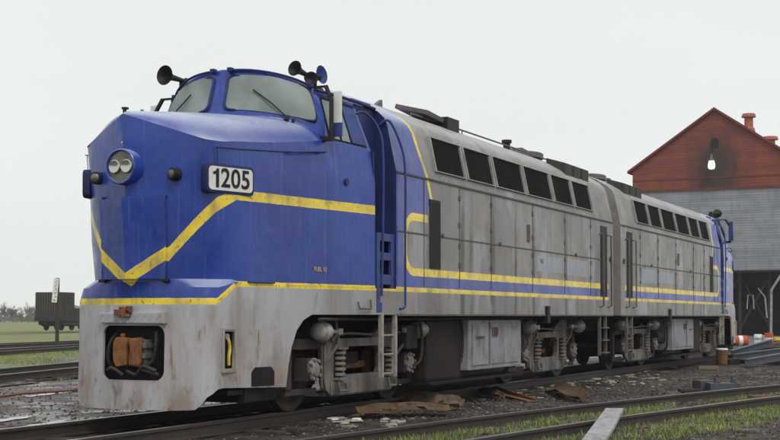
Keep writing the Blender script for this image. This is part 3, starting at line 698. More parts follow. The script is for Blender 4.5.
    for s_ in (-1, 1):
        ys = lambda a, c_: (min(s_*a, s_*c_), max(s_*a, s_*c_))
        b = MB(); b.box(8.56, 11.1, *ys(.6, 1.38), .36, 1.17); bx_ = b.build('battery_box', M['batt'], root, 0, bevel=.02)
        b = MB(); b.box(8.70, 9.42, *ys(1.38, 1.40), .44, 1.11); b.box(9.55, 10.98, *ys(1.38, 1.392), .44, 1.11); b.box(9.6, 9.85, *ys(1.39, 1.41), .90, 1.05, m=1); b.box(8.85, 9.2, *ys(1.40, 1.42), .88, .91, m=1); b.box(9.475, 9.495, *ys(1.37, 1.395), .40, 1.14, m=1)
        b.build('box_door', [M['batt'], M['rustdark']], bx_, 0, bevel=.004)
        b = MB(); b.box(7.02, 11.2, *ys(.9, 1.37), .20, .24); b.build('tank_sump', M['dark'], root, 0)
        b = MB(); b.cyl((8.7, s_*.95, .28), (11.0, s_*.95, .30), .14); b.build('air_reservoir', M['black'], root)
    for s_ in (-1, 1):
        b = MB(); b.tube([(3.6, s_*1.30, 1.19), (7.1, s_*1.36, 1.19), (11.2, s_*1.34, 1.2), (16.5, s_*1.3, 1.2)], .02, 6); b.build('sill_pipe', M['frame2'], root)
        for x_, z0 in ((6.9, .55), (8.54, .5), (11.25, .45), (11.5, .6)):
            MB().tube(cr([(x_, s_*1.25, 1.2), (x_+.02, s_*1.28, .9), (x_-.04, s_*1.26, z0), (x_-.25, s_*1.1, z0-.05)], 4), .022, 6).build('drain_pipe', M['frame2'], root)
        MB().cyl((11.25, s_*1.05, .72), (11.9, s_*1.05, .72), .17, n=18).build('air_tank', M['frame2'], root)
        MB().box(6.55, 6.95, min(s_*.9, s_*1.2), max(s_*.9, s_*1.2), .75, 1.1).build('valve_box', M['frame2'], root, 0, bevel=.02)
    for tc_, flip in ((5.26, False), (13.48, True)):
        truck(root, tc_, flip)

def truck(root, cx, flip):
    t = empty('truck', (cx, 0, 0)); t.parent = root
    for dx in (-1.5, 1.5):
        b = MB()
        for s_ in (-1, 1):
            p0 = (dx, s_*.66, .533); p1 = (dx, s_*1.0, .533)
            b.rev(p0, p1, [(0, .10), (0, .50), (.02, .545), (.03, .533), (.135, .53), (.14, .50), (.12, .44), (.075, .40), (.075, .20), (.13, .16), (.14, .001)], 36, cap=False)
        b.cyl((dx, -.7, .533), (dx, .7, .533), .09); b.build('wheelset', M['wheel'], t)
    for s_ in (-1, 1):
        ys = lambda a, c_: (min(s_*a, s_*c_), max(s_*a, s_*c_))
        # side frame: dropped centre with an opening, outline as in the photograph
        outl = [(-1.0, .93), (-1.12, .80), (-1.12, .42), (-1.05, .26), (-.92, .17), (.92, .17), (1.08, .26), (1.17, .42), (1.20, .80), (1.22, 1.16), (.85, 1.17), (.80, .98), (.30, .93), (-.30, .93)]
        hole = [(-.50, .44), (.56, .44), (.62, .52), (.62, .74), (.52, .82), (-.40, .82), (-.52, .72), (-.54, .52)]
        b = MB()
        plate(b, outl, hole, *ys(1.08, 1.17)); sf = b.build('side_frame', M['frame'], t, 0, bevel=.012)
        b = MB(); b.box(-.95, .95, *ys(1.17, 1.19), .19, .36); b.box(-1.0, 1.1, *ys(.8, 1.12), .17, .22); b.box(-.9, 1.0, *ys(.80, 1.1), .84, .92); b.build('frame_web', M['frame'], sf, 0, bevel=.008)
        for e_ in (-1, 1):
            b = MB(); xr_ = lambda a, c_: (min(e_*a, e_*c_), max(e_*a, e_*c_))
            b.box(*xr_(1.05, 1.95), *ys(1.02, 1.10), .80, .94); b.box(*xr_(1.85, 2.0), *ys(1.02, 1.10), .30, .9); b.box(*xr_(1.15, 1.98), *ys(1.03, 1.08), .22, .30)
            b.build('pedestal_frame', M['frame2'], t, 0, bevel=.012)
        for dx in (-.72, .84):
            b = MB(); n = 5
            for k in range(n): b.rev((dx, s_*1.185, .43+k*.072), (dx, s_*1.185, 1), [(0, .07), (.010, .095), (.036, .095), (.046, .07)], 14)
            b.box(dx-.12, dx+.12, *ys(1.17, 1.18), .41, .80, m=1); b.box(dx-.12, dx+.12, *ys(1.15, 1.27), .385, .415); b.box(dx-.12, dx+.12, *ys(1.15, 1.27), .79, .815)
            b.build('spring', [M['springm'], M['dark']], t, 40)
            b = MB(); b.tube([(dx-.12, s_*1.24, .36), (dx-.12, s_*1.26, .24), (dx+.10, s_*1.26, .24), (dx+.10, s_*1.24, .34)], .022); b.build('spring_hanger', M['steel'], t)
        for dx in (-1.5, 1.5):
            b = MB(); b.box(dx-.13, dx+.13, *ys(1.0, 1.2), .40, .69); jb = b.build('journal_box', M['frame2'], t, 0, bevel=.01); b = MB()
            b.rev((dx, s_*1.20, .545), (dx, s_*1.4, .545), [(0, .135), (.03, .135), (.045, .10), (.07, .085), (.08, .04)], 14)
            for k in range(8): an = k*math.pi/4+.2; b.cyl((dx+.13*math.cos(an), s_*1.22, .545+.13*math.sin(an)), (dx+.13*math.cos(an), s_*1.27, .545+.13*math.sin(an)), .024, n=6)
            b.build('box_cover', M['silver2'], jb, 40)
            d_ = 1 if dx > 0 else -1
            b = MB(); cxx = dx+(.34 if d_ > 0 else .17); z = 1.03
            b.rev((cxx-d_*.16, s_*1.24, z), (cxx+d_, s_*1.24, z), [(0, .045), (.02, .09), (.04, .118), (.13, .122), (.14, .138), (.16, .138), (.17, .122), (.25, .118), (.28, .09), (.29, .02)], 20)
            b.cyl((cxx-d_*.16, s_*1.24, z), (cxx-d_*.44, s_*1.24, z-.005), .028); b.box(cxx-d_*.50-.07, cxx-d_*.50+.07, s_*1.24-.03, s_*1.24+.03, z-.04, z+.035)
            b.build('brake_cylinder', M['silver'], t, 40)
            b = MB(); b.tube([(cxx-d_*.48, s_*1.24, z), (cxx-d_*.5, s_*1.22, .85), (dx-d_*.45, s_*1.15, .6)], .025); b.tube([(dx-d_*.33, s_*1.16, .85), (dx-d_*.33, s_*1.16, .3)], .02); b.build('brake_rigging', M['steel'], t)
            b = MB(); b.prism([(dx-d_*.57, .36), (dx-d_*.66, .40), (dx-d_*.66, .74), (dx-d_*.57, .70), (dx-d_*.545, .53)], lambda x, z_: (x, s_*.68, z_), lambda x, z_: (x, s_*.80, z_)); b.build('brake_shoe', M['rust'], t, 0)
    MB().box(-.55, .6, -.93, .93, .50, .60).build('spring_plank', M['rust'], t, 0, bevel=.02)
    b = MB(); b.box(-.28, .28, -.9, .9, .58, .74); b.box(-.5, .5, -.5, .5, .7, .92); b.build('bolster', M['dark'], t, 0)
    for xa in (-.95, .45): MB().box(xa, xa+.5, -.6, .6, .3, .8).build('traction_motor', M['dark'], t, 0)
    for s_ in (-1, 1):
        b = MB(); b.tube([(-1.3, s_*1.2, .94), (-.5, s_*1.21, 1.0), (.4, s_*1.2, .97), (1.2, s_*1.2, 1.0)], .018); b.tube([(-.9, s_*1.23, 1.2), (-.88, s_*1.24, 1.0), (-1.0, s_*1.22, .9)], .02); b.build('brake_pipe', M['steel'], t)

    for ch in t.children:
        for o_ in (ch,)+tuple(ch.children):
            if o_.name.split('.')[0] in ('wheelset', 'bolster', 'traction_motor', 'brake_shoe'): continue
            for v_ in o_.data.vertices:
                if abs(v_.co.y) > .78: v_.co.y -= math.copysign(.08, v_.co.y)

def plate(b, outl, hole, y0, y1, m=0):
    """flat plate with one hole, extruded in y; bridges outline and hole by nearest angle"""
    cx = sum(p[0] for p in hole)/len(hole); cz = sum(p[1] for p in hole)/len(hole)
    def ray(poly, an):
        d = (math.cos(an), math.sin(an)); best = None
        for i in range(len(poly)):
            (x1, z1), (x2, z2) = poly[i], poly[(i+1) % len(poly)]; ex, ez = x2-x1, z2-z1
            det = d[0]*(-ez)+ex*d[1]
            if abs(det) < 1e-9: continue
            t = ((x1-cx)*(-ez)+ex*(z1-cz))/det; u = (d[0]*(z1-cz)-d[1]*(x1-cx))/det
            if t > 0 and -1e-6 <= u <= 1+1e-6: best = t if best is None else max(best, t)
        return (cx+d[0]*best, cz+d[1]*best)
    ans = sorted(set([round(math.atan2(z-cz, x-cx), 5) for x, z in outl+hole]))
    O = [ray(outl, a) for a in ans]; H = [ray(hole, a) for a in ans]; n = len(ans)
    for i in range(n):
        j = (i+1) % n
        for y in (y0, y1): b.poly([(O[i][0], y, O[i][1]), (O[j][0], y, O[j][1]), (H[j][0], y, H[j][1]), (H[i][0], y, H[i][1])], m)
        b.poly([(O[i][0], y0, O[i][1]), (O[j][0], y0, O[j][1]), (O[j][0], y1, O[j][1]), (O[i][0], y1, O[i][1])], m)
        b.poly([(H[i][0], y0, H[i][1]), (H[j][0], y0, H[j][1]), (H[j][0], y1, H[j][1]), (H[i][0], y1, H[i][1])], m)

M['seam'] = grimy('grimy_seam', (.13, .12, .115), (.055, .045, .04), 3, .8, .7)
M['greydoor'] = grimy('rear_door_grey', (.05, .045, .045), (.02, .018, .016), 3, .9, .7, lo=.38, hi=.6)
M['lightgrey'] = grimy('grille_frame_grey', (.36, .36, .35), (.16, .13, .11), 5, .7, .6)
M['tank'] = grimy('tank_grime', (.017, .014, .014), (.05, .030, .023), 2.2, .8, .75)
M['rustdark'] = grimy('dark_rust', (.10, .055, .04), (.05, .03, .025), 5, .7, .8)
M['frame2'] = grimy('truck_frame_dirty', (.055, .046, .042), (.02, .016, .015), 3, .85, .8)
M['springm'] = grimy('spring_dust', (.22, .195, .175), (.045, .035, .03), 5, .7, .7)
M['silver2'] = grimy('journal_dust', (.26, .235, .21), (.05, .04, .033), 6, .85, .7)
M['wheel'] = grimy('wheel_steel', (.035, .027, .024), (.018, .014, .012), 4, .7, .6)
M['fan'] = grimy('fan_housing_green', (.05, .058, .042), (.022, .022, .018), 4, .7, .7)

u1 = empty('diesel_locomotive', (0, 0, 0), 0, label='blue and grey diesel locomotive numbered 1205 with yellow stripes and sloping nose, standing in front', cat='locomotive')
make_unit(u1, True)
u2 = empty('diesel_locomotive', (2*LJ, 0, 0), math.pi, label='grimy grey diesel locomotive coupled behind, its blue cab end facing the red shed', cat='locomotive')
make_unit(u2, False)
# the rear unit's cab is fuller at the nose than the front one's
for ch in u2.children:
    for o_ in (ch,)+tuple(ch.children):
        if o_.type != 'MESH': continue
        for v_ in o_.data.vertices:
            if v_.co.x < 4.83 and abs(v_.co.y) > .3 and o_.parent.name[:5] != 'truck': v_.co.y *= 1+.27*(4.83-max(v_.co.x, 1.5))/2.73

def text_part(body, size, mat, parent, loc, rot, name='lettering', sx=1):
    cu = bpy.data.curves.new(name, 'FONT'); cu.body = body; cu.size = size; cu.extrude = .001; cu.align_x = 'LEFT'
    to = bpy.data.objects.new(name, cu); C.objects.link(to); bpy.context.view_layer.update()
    me = bpy.data.meshes.new_from_object(to.evaluated_get(bpy.context.evaluated_depsgraph_get())); bpy.data.objects.remove(to)
    me.materials.clear(); me.materials.append(mat); o = bpy.data.objects.new(name, me); C.objects.link(o); o.parent = parent; o.location = loc; o.rotation_euler = rot; o.scale = (sx, 1, 1); return o
text_part('FUEL 12', .075, M['yellowp'], u1, (3.52, -side_y(3.52)-.012, 1.80), (math.pi/2, 0, -math.atan2(.5, 2.73)))
text_part('TAZ', .10, M['seam'], u1, (11.72, -1.534, 2.20), (math.pi/2, 0, 0))

# ================================================================= GROUND
cyw, syw, cpt, spt = math.cos(YAW), math.sin(YAW), math.cos(PIT), math.sin(PIT)
FW = Vector((cyw*cpt, syw*cpt, spt)); RT = Vector((syw, -cyw, 0)); UP = Vector((-cyw*spt, -syw*spt, cpt))
def on_z(u, v, z):        # where the sight line of a photograph point meets height z
    r = FW+RT*(u-390)/FPX-UP*(v-268.5)/FPX; return CAM+r*((z-CAM.z)/r.z)
def at_d(u, v, D):
    r = FW+RT*(u-390)/FPX-UP*(v-268.5)/FPX; return CAM+r*D

def near_y(x): d = x-4.3; return -3.7-.166*d-.0053*d*d
def gh(x, y):
    """ground height"""
    h = -.20
    e = math.exp(-((y)/2.2)**2) if -6 < x < 120 else 0
    h += .03*e
    d = math.hypot(x-8, y+2)
    a = 1 if d < 60 else 60/d
    h += a*(.028*noise.noise((x*.55, y*.55, 3))+.018*noise.noise((x*1.9, y*1.9, 1))+.010*noise.noise((x*6, y*6, 5)))
    if d > 30: h += -.0*d
    return h
def axis(lo, hi, fine, a0, b0, grow=1.18):
    xs = []; x = a0
    while x < b0: xs.append(x); x += fine
    s = fine; x = b0
    while x < hi: xs.append(x); s *= grow; x += s
    xs.append(hi); s = fine; x = a0
    pre = []
    while x > lo:
        s *= grow; x -= s; pre.append(max(x, lo))
    return pre[::-1]+xs
gx = axis(-2500, 5000, .12, -4, 26, 1.10); gy = axis(-3000, 4500, .12, -7.5, 3, 1.10)
def ground_mat():
    g = G('yard_ground'); x, y, z = g.xyz()
    n1 = g.noise(.35, 6); n2 = g.noise(2.1, 6); n3 = g.noise(22, 5, rough=.7); n4 = g.noise(60, 3)
    col = g.mix(g.smooth(n2, .35, .68), (.016, .013, .0125), (.046, .036, .031))
    col = g.mix(g.mul(g.smooth(n3, .54, .72), .55), col, (.12, .105, .095))
    col = g.mix(g.mul(g.smooth(n4, .62, .74), .45), col, (.20, .18, .17))
    brown = g.smooth(g.noise(.6, 5), .47, .62); col = g.mix(g.mul(brown, .5), col, (.105, .075, .055))
    oil_shade = g.mul(g.smooth(g.add(g.ab(y), g.mul(n2, .9)), 1.5, 2.3, 1., 0.), g.lt(x, 60)); col = g.mix(g.mul(oil_shade, .8), col, (.012, .011, .011))  # oily dirt plus the shade under the locomotives, put into the ground colour
    # left yard ground is paler purple-grey dirt
    left = g.smooth(g.add(y, g.mul(n2, 2)), 2.0, 4.5); pal = g.mix(g.smooth(n2, .4, .65), (.10, .088, .092), (.19, .17, .17)); col = g.mix(g.mul(left, .8), col, pal)
    # grass beyond the left tracks and weeds
    gcol = g.mix(g.smooth(n2, .35, .7), (.12, .165, .045), (.22, .255, .09)); gcol = g.mix(g.mul(g.smooth(g.noise(.16, 6, (1, 1, 1)), .48, .60), .75), gcol, (.16, .125, .085))
    xr = g.sub(y, g.mul(x, .29))
    gmask = g.mul(g.smooth(g.add(xr, g.mul(g.sub(n1, .5), 7)), 13.4, 15.5), 1)
    gm2 = g.mul(g.mul(g.gt(xr, 9.0), g.lt(xr, 30)), g.smooth(g.noise(.5, 5), .50, .60)); gmask = g.mx(gmask, gm2)
    dirtrow = g.mul(g.smooth(g.ab(g.sub(xr, 21)), 1.2, 2.4, 1., 0.), .85); row2 = g.mul(g.smooth(g.ab(g.sub(xr, 46)), 3, 7, 1., 0.), .8); gmask = g.mul(gmask, g.sub(1., dirtrow)); gcol = g.mix(row2, gcol, (.10, .075, .05))
    col = g.mix(gmask, col, gcol)
    wet = g.mul(g.smooth(g.noise(.9, 5, (1, 1, 1)), .50, .60), g.sub(1., gmask))
    col = g.mix(g.mul(wet, .35), col, (.02, .018, .018))
    rough = g.sub(.92, g.mul(wet, .68))
    g.bump(g.add(g.mul(n3, .6), g.mul(n4, .4)), .8, .03)
    return g.done(col, rough, spec=.4)
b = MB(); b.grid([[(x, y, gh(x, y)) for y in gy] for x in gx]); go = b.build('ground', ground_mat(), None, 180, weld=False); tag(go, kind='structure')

def water_mat():
    g = G('puddle_water'); g.xyz(); g.bump(g.noise(3, 2), .05, .01); return g.done((.035, .032, .03), .04, spec=.6)
M['water'] = water_mat()
# ================================================================= TRACKS
def rail_section(): return [(-.066, 0), (.066, 0), (.066, .012), (.010, .028), (.010, .115), (.034, .125), (.034, .155), (.026, .160), (-.026, .160), (-.034, .155), (-.034, .125), (-.010, .115), (-.010, .028), (-.066, .012)]
def sweep(pts, off, ztop, jog=0):
    b = MB(); sec = rail_section(); rings = []
    for i, p in enumerate(pts):
        d = (pts[min(i+1, len(pts)-1)]-pts[max(i-1, 0)]).normalized(); n = Vector((-d.y, d.x, 0))
        rings.append([p+n*(off+a)+Vector((0, 0, ztop-.16+c+jog*noise.noise((p.x*.3, p.y*.3, off)))) for a, c in sec+[sec[0]]])
    nr, nc = len(rings), len(rings[0]); base = b.pts([q for r in rings for q in r])
    for i in range(nr-1):
        for j in range(nc-1): b.face((base+i*nc+j, base+i*nc+j+1, base+(i+1)*nc+j+1, base+(i+1)*nc+j), 1 if 6 < j+1 < 9 and j == 7 else 0)
    b.poly(rings[0][:-1]); b.poly(rings[-1][:-1]); return b
def track(name, pts, ztop, label, sl_range=None, jog=0, spacing=.62, group=None):
    r = empty(name, pts[0]*1.0, 0, label=label, cat='railway track', group=group); o = Vector(pts[0])
    lp = [p-o for p in pts]
    for s_ in (-1, 1): sweep(lp, s_*.7525, ztop-o.z, jog).build('rail', [M['rail'], M['railtop']], r, 30)
    if sl_range:
        # walk along
        acc = 0; nxt = 0; proto = None; cnt = 0
        b = MB(); b.box(-.115, .115, -1.25, 1.25, -.12, 0); 
        for i in range(len(lp)-1):
            a_, c_ = lp[i], lp[i+1]; l = (c_-a_).length; d = (c_-a_)/l
            while nxt < acc+l and cnt < 100:
                p = a_+d*(nxt-acc); wx = (p+o).x
                if sl_range[0] <= wx <= sl_range[1]:
                    if proto is None: so_ = b.build('sleeper', M['sleeper'], r, 0, bevel=.015); proto = so_
                    else: so_ = proto.copy(); C.objects.link(so_); so_.parent = r
                    so_.location = p+Vector((0, 0, ztop-o.z-(.155 if jog else .165)+random.uniform(-.012, .006))); so_.rotation_euler = (random.uniform(-.02, .02), 0, math.atan2(d.y, d.x)+random.uniform(-.03, .03)); cnt += 1
                nxt += spacing
            acc += l
    return r
track('railway_track', [Vector((x, 0, 0)) for x in list(range(-14, 40, 2))+[60, 80, 105, 125]], 0, 'railway track the two locomotives stand on, running towards the shed', (-3, 36))
npts = [Vector((x, near_y(x), 0)) for x in [-3+i*1.0 for i in range(46)]]
track('railway_track', npts, -.06, 'curving overgrown railway track in the right foreground with grass between rusty rails', (-2, 40), jog=.006)
def line_track(u0, v0, u1, v1, ztop, label, ext0=25, ext1=160, sl=None):
    a, c_ = on_z(u0, v0, ztop), on_z(u1, v1, ztop); d = (c_-a).normalized()
    pts = [a+d*t for t in [-ext0+i*(ext0+ext1)/30 for i in range(31)]]
    for p in pts: p.z = 0
    return track('railway_track', pts, ztop, label, sl)
line_track(0, 371.5, 75, 364.5, -.02, 'nearest of the three left tracks, wet rails just behind the locomotive nose', 20, 120, (-5, 45))
line_track(0, 350, 75, 345.6, .0, 'middle one of the left tracks, just beyond the strip of green grass', 40, 200)
line_track(0, 344, 75, 341, .0, 'farthest of the left tracks, along the edge of the grass field', 60, 260)
# loose thin rail lying on the left ground
a_, c_ = on_z(-25, 401.5, -.12), on_z(82, 387.5, -.12); o = a_.copy(); d = (c_-a_)
b = MB(); b.tube([d*t+Vector((0, 0, .03*math.sin(t*5))) for t in (0, .2, .4, .6, .8, 1, 1.2)], .022, 8); tag(b.build('loose_rod', M['rust'], None, loc=o), 'thin rusty rod lying on the wet dirt left of the nose', 'rod')

# puddles
def puddle(cx_, cy_, rx, ry, rot, seed):
    n = 60; ps = []
    for k in range(n):
        a = 2*math.pi*k/n; rr_ = 1+.75*noise.noise((math.cos(a)*2.5+seed, math.sin(a)*2.5, seed)); x, y = rx*math.cos(a)*rr_, ry*math.sin(a)*rr_
        ps.append((x*math.cos(rot)-y*math.sin(rot), x*math.sin(rot)+y*math.cos(rot), 0))
    b = MB(); b.poly(ps); o = b.build('water', M['water'], None, 0, loc=(cx_, cy_, -.182)); tag(o, kind='structure'); return o
for (u, v, rx, ry, sd_) in ((45, 424, .55, .10, 1), (12, 419, .6, .12, 2), (50, 394, .8, .10, 3), (58, 379, 1.2, .16, 4), (15, 385, 1.0, .12, 5), (760, 398, 1.4, .22, 6), (735, 405, 1.0, .18, 7), (660, 392, .8, .15, 8), (100, 436, .3, .12, 9)):
    q = on_z(u, v, -.185); puddle(q.x, q.y, rx, ry, .2, sd_)

# ---- stones
random.seed(3)
OCT = [(1, 0, 0), (0, 1, 0), (-1, 0, 0), (0, -1, 0), (0, 0, 1), (0, 0, -1)]; OF = [(0, 1, 4), (1, 2, 4), (2, 3, 4), (3, 0, 4), (1, 0, 5), (2, 1, 5), (3, 2, 5), (0, 3, 5)]
def stones(n, fn, smin, smax, name, mats, label=None):
    b = MB()
    for _ in range(n):
        x, y = fn(); s_ = random.uniform(smin, smax)*random.choice((.6, .8, 1, 1.3)); an = random.random()*6.28; ca, sa = math.cos(an), math.sin(an)
        z = gh(x, y)+s_*.15; sx, sy, sz = s_*random.uniform(.7, 1.4), s_*random.uniform(.6, 1), s_*random.uniform(.35, .8)
        base = b.pts([(x+(px*sx*ca-py*sy*sa)+random.uniform(-.2, .2)*s_, y+(px*sx*sa+py*sy*ca), z+pz*sz) for px, py, pz in OCT]); m = random.choice(range(len(mats)))
        for f in OF: b.face([base+i for i in f], m)
    return tag(b.build(name, mats, None, 0, weld=False), label, None, None, 'stuff')
M['st1'] = grimy('stone_dark', (.05, .045, .043), (.03, .025, .022), 8, .6, .9, streak=False)
M['st2'] = grimy('stone_grey', (.16, .15, .14), (.08, .07, .06), 8, .6, .85, streak=False)
M['st3'] = grimy('stone_brown', (.12, .085, .06), (.05, .035, .03), 8, .6, .9, streak=False)
M['st4'] = grimy('stone_pale', (.38, .35, .31), (.2, .17, .14), 8, .6, .85, streak=False)
def band():
    x = random.triangular(0, 30, 6); return x, random.uniform(-9.5, .4)
def ltrk():
    x = random.uniform(-1, 12); return x, random.uniform(.8, 9)
stones(22000, band, .009, .032, 'gravel', [M['st1'], M['st1'], M['st2'], M['st3']])
stones(5000, ltrk, .012, .03, 'gravel', [M['st1'], M['st2'], M['st3']])
def litter_pos():
    t = random.random()
    if t < .55: u, v = random.gauss(600, 35), random.gauss(379, 4)
    elif t < .8: u, v = random.uniform(440, 560), random.uniform(378, 400)
    else: u, v = random.uniform(300, 400), random.uniform(412, 428)
    q = on_z(u, max(v, 368), -.19); return q.x, min(q.y, -.9)
b = MB()
for _ in range(330):
    x, y = litter_pos(); s_ = random.uniform(.02, .075); mt = Matrix.Translation((x, y, gh(x, y)+.012)) @ Matrix.Rotation(random.random()*6.28, 4, 'Z') @ Matrix.Rotation(random.uniform(-.4, .4), 4, 'X')
    b.box(-s_*random.uniform(.6, 2.4), s_*random.uniform(.6, 2), -s_*.5, s_*.6, -.008, .010, m=random.choice((0, 0, 1, 2)), mat=mt)
tag(b.build('litter', [M['rustpale'], M['st4'], M['wood']], None, 0, weld=False), None, None, None, 'stuff')

# ---- grass
def grass_mat(n, a, c_):
    g = G(n); g.xyz(); return g.done(g.mix(g.smooth(g.noise(1.3, 4), .35, .65), a, c_), .75)
M['grass'] = grass_mat('grass_blades', (.12, .21, .03), (.26, .33, .07)); M['drygrass'] = grass_mat('dry_blades', (.22, .17, .09), (.30, .25, .14))
def blades(n, fn, hmin, hmax, wd, name='grass'):
    b = MB()
    for _ in range(n):
        q = fn()
        if q is None: continue
        x, y = q; z = gh(x, y)-.01; h = random.uniform(hmin, hmax); an = random.random()*6.28; dx, dy = math.cos(an)*wd, math.sin(an)*wd; lx, ly = random.gauss(0, .35)*h, random.gauss(0, .35)*h
        b.poly([(x-dx, y-dy, z), (x+dx, y+dy, z), (x+lx, y+ly, z+h)], 1 if random.random() < .16 else 0)
    return tag(b.build(name, [M['grass'], M['drygrass']], None, 0, weld=False), None, None, None, 'stuff')
def near_grass():
    x = random.uniform(-1, 34); off = random.choice((random.uniform(-.62, .62), random.uniform(-2.1, -.85), random.uniform(.80, 1.02)))
    d = noise.noise((x*.7, off*1.6, 2))+.5*noise.noise((x*2.3, off*3, 9))+(.16 if abs(off) < .65 else -.08)-(.25 if off > .7 else 0)
    return (x, near_y(x)+off) if d > (-.22 if (off < -.85 and x > 4) else .0) else None
blades(60000, near_grass, .03, .10, .006)
T3a, T3b = on_z(0, 371.5, 0), on_z(75, 364.5, 0); T3d = (T3b-T3a).normalized(); T3n = Vector((-T3d.y, T3d.x, 0))
def left_grass():
    t = random.uniform(-6, 26); off = random.choice((random.uniform(1.0, 10), random.uniform(1, 10), random.gauss(-1.2, .5)))
    p = T3a+T3d*t+T3n*off
    return (p.x, p.y) if noise.noise((p.x*.4, p.y*.4, 7))+.5*noise.noise((p.x*1.7, p.y*1.7, 7)) > (-.12 if off > 0 else .2) else None
blades(26000, left_grass, .05, .16, .012)

M['tanrust'] = grimy('tan_rust', (.125, .078, .043), (.03, .02, .016), 7, 1.0, .85, streak=False, bump=.5)
# ================================================================= RUSTY SCRAP by the near track
def bent_plate(name, u0, v0, u1, v1, wd, mat, label, cat, holes=2, group=None, curl=.05, thick=.012):
    a, c_ = on_z(u0, v0, -.17), on_z(u1, v1, -.17); l = (c_-a).length; d = (c_-a)/l; n = Vector((-d.y, d.x, 0)); b = MB(); nx, ny = 22, 5
    rnd = random.Random(int(u0))
    hs = [(int(nx*(.3+.35*k))+m_, r_) for k in range(holes) for m_ in (0, 1) for r_ in (1, 2, 3)]
    P_ = []
    for j in range(ny+1):
        r_ = []
        for i in range(nx+1):
            t, s_ = i/nx, j/ny-.5; wloc = wd*(.45+.55*math.sin(math.pi*min(max(t*1.05, .05), 1))**.5)*(1+.2*noise.noise((t*4, u0, 0)))
            r_.append(Vector((d.x*t*l+n.x*s_*wloc, d.y*t*l+n.y*s_*wloc, (.03+(s_+.5)*wloc*.30)+curl*abs(s_*2)**2+curl*1.2*noise.noise((t*3, s_*2, u0)))))
        P_.append(r_)
    b.grid(P_, skip=lambda j, i: (i, j) in hs)
    o = b.build(name, mat, None, 40, loc=a, solid=thick); return tag(o, label, cat, group)
bent_plate('scrap_plate', 392, 407, 462, 410, .40, M['rustpale'], 'curled pale rusty steel plate with two holes, behind the longer one', 'scrap plate', curl=.07)
bent_plate('scrap_plate', 360, 419, 452, 414, .36, M['tanrust'], 'long brown rusty plate lying nearest the curving rail', 'scrap plate')
bent_plate('scrap_plate', 466, 394, 503, 400, .22, M['rustpale'], 'small pinkish rusty plate beside the slanted angle iron', 'scrap plate', 0)
bent_plate('scrap_plate', 550, 392, 584, 402, .36, M['tanrust'], 'brown rusty plate lying apart from the others below the rear truck', 'scrap plate', 0, curl=.05)
a, c_ = on_z(478, 388, -.12), on_z(536, 402, -.18); d = c_-a
b = MB(); n = d.cross(Vector((0, 0, 1))).normalized()
b.prism([(0, 0), (1, 0), (1, .05), (.25, .12), (0, .14)], lambda t, z: d*t+n*0+Vector((0, 0, z)), lambda t, z: d*t+n*.02+Vector((0, 0, z))); b.prism([(0, 0), (1, 0), (1, .02), (0, .02)], lambda t, z: d*t+Vector((0, 0, z)), lambda t, z: d*t+n*.16+Vector((0, 0, z)))
tag(b.build('angle_iron', M['rust'], None, 0, loc=a), 'long rusty angle iron lying slanted beside the curving track', 'angle iron')
for i, (u, v, s_, lb) in enumerate(((332, 420, .13, 'white scrap lump at left end of the rusty plates'), (357, 420.5, .12, 'white crumpled scrap between dark dirt and the long rusty plate'), (345, 424, .10, 'small pale scrap lump nearest the rail'), (587, 379, .16, 'pale scrap lump on the dirt under the rear truck'), (565, 382, .11, 'yellowish scrap lump beside the pale lump'), (641, 369.5, .12, 'flat white scrap under the steps between the locomotives'))):
    b = MB(); q = on_z(u, v, -.17); rnd = random.Random(i); ps = []
    for k in range(7): an = k*2*math.pi/7; ps.append((math.cos(an)*s_*rnd.uniform(.6, 1.3), math.sin(an)*s_*rnd.uniform(.4, .9)))
    b.prism(ps, lambda x, y: (x, y, 0), lambda x, y: (x*.75, y*.7, s_*.28)); tag(b.build('scrap_lump', M['white'] if i in (0, 1, 3, 5) else M['st4'], None, 0, loc=q, bevel=.006), lb, 'scrap')
# leaning concrete slab
p0 = on_z(592, 447, -.22); p1 = on_z(615.5, 412, -.0); d = (p1-p0); l = d.length; d.normalize(); sdv = d.cross(Vector((0, 0, 1))).normalized(); nn = sdv.cross(d)
b = MB(); b.prism([(0, -.135), (l, -.125), (l+.02, .10), (l*.5, .125), (0, .13)], lambda t, s_: d*t+sdv*s_, lambda t, s_: d*t+sdv*s_+nn*.05)
M['concrete'] = grimy('concrete_board', (.36, .355, .38), (.15, .135, .13), 7, .8, .85, streak=False, bump=.4)
tag(b.build('grey_board', M['concrete'], None, 0, loc=p0, bevel=.008), 'pale grey board propped across the near rail at the bottom of the picture', 'board')

# ================================================================= right-hand pile
def beam(u0, v0, z0, u1, v1, z1, h, label, mat='beam'):
    a, c_ = on_z(u0, v0, z0), on_z(u1, v1, z1); d = (c_-a); l = d.length; d.normalize(); s_ = d.cross(Vector((0, 0, 1))).normalized(); b = MB(); w_ = h*.8
    for (x0, x1, y0, y1) in ((-w_/2, w_/2, 0, h*.12), (-w_/2, w_/2, h*.88, h), (-h*.06, h*.06, h*.12, h*.88)):
        b.prism([(x0, y0), (x1, y0), (x1, y1), (x0, y1)], lambda p, q: s_*p+Vector((0, 0, q)), lambda p, q: d*l+s_*p+Vector((0, 0, q)))
    return tag(b.build('steel_beam', M[mat], None, 0, loc=a), label, 'steel beam')
M['beam'] = grimy('grey_painted_beam', (.075, .085, .11), (.028, .025, .025), 4, .7, .4)
beam(731, 357, -.1, 772, 345.5, .25, .22, 'blue grey steel beam rising to the right on top of the heap')
beam(733, 361, -.1, 800, 352, .1, .20, 'steel beam lying behind the lowest one in the heap')
beam(745, 366.5, -.15, 800, 357, .02, .20, 'lowest steel beam of the heap nearest the curving track')
beam(742, 354, -.05, 800, 350, .1, .16, 'thin steel beam at the back of the heap', 'steel')
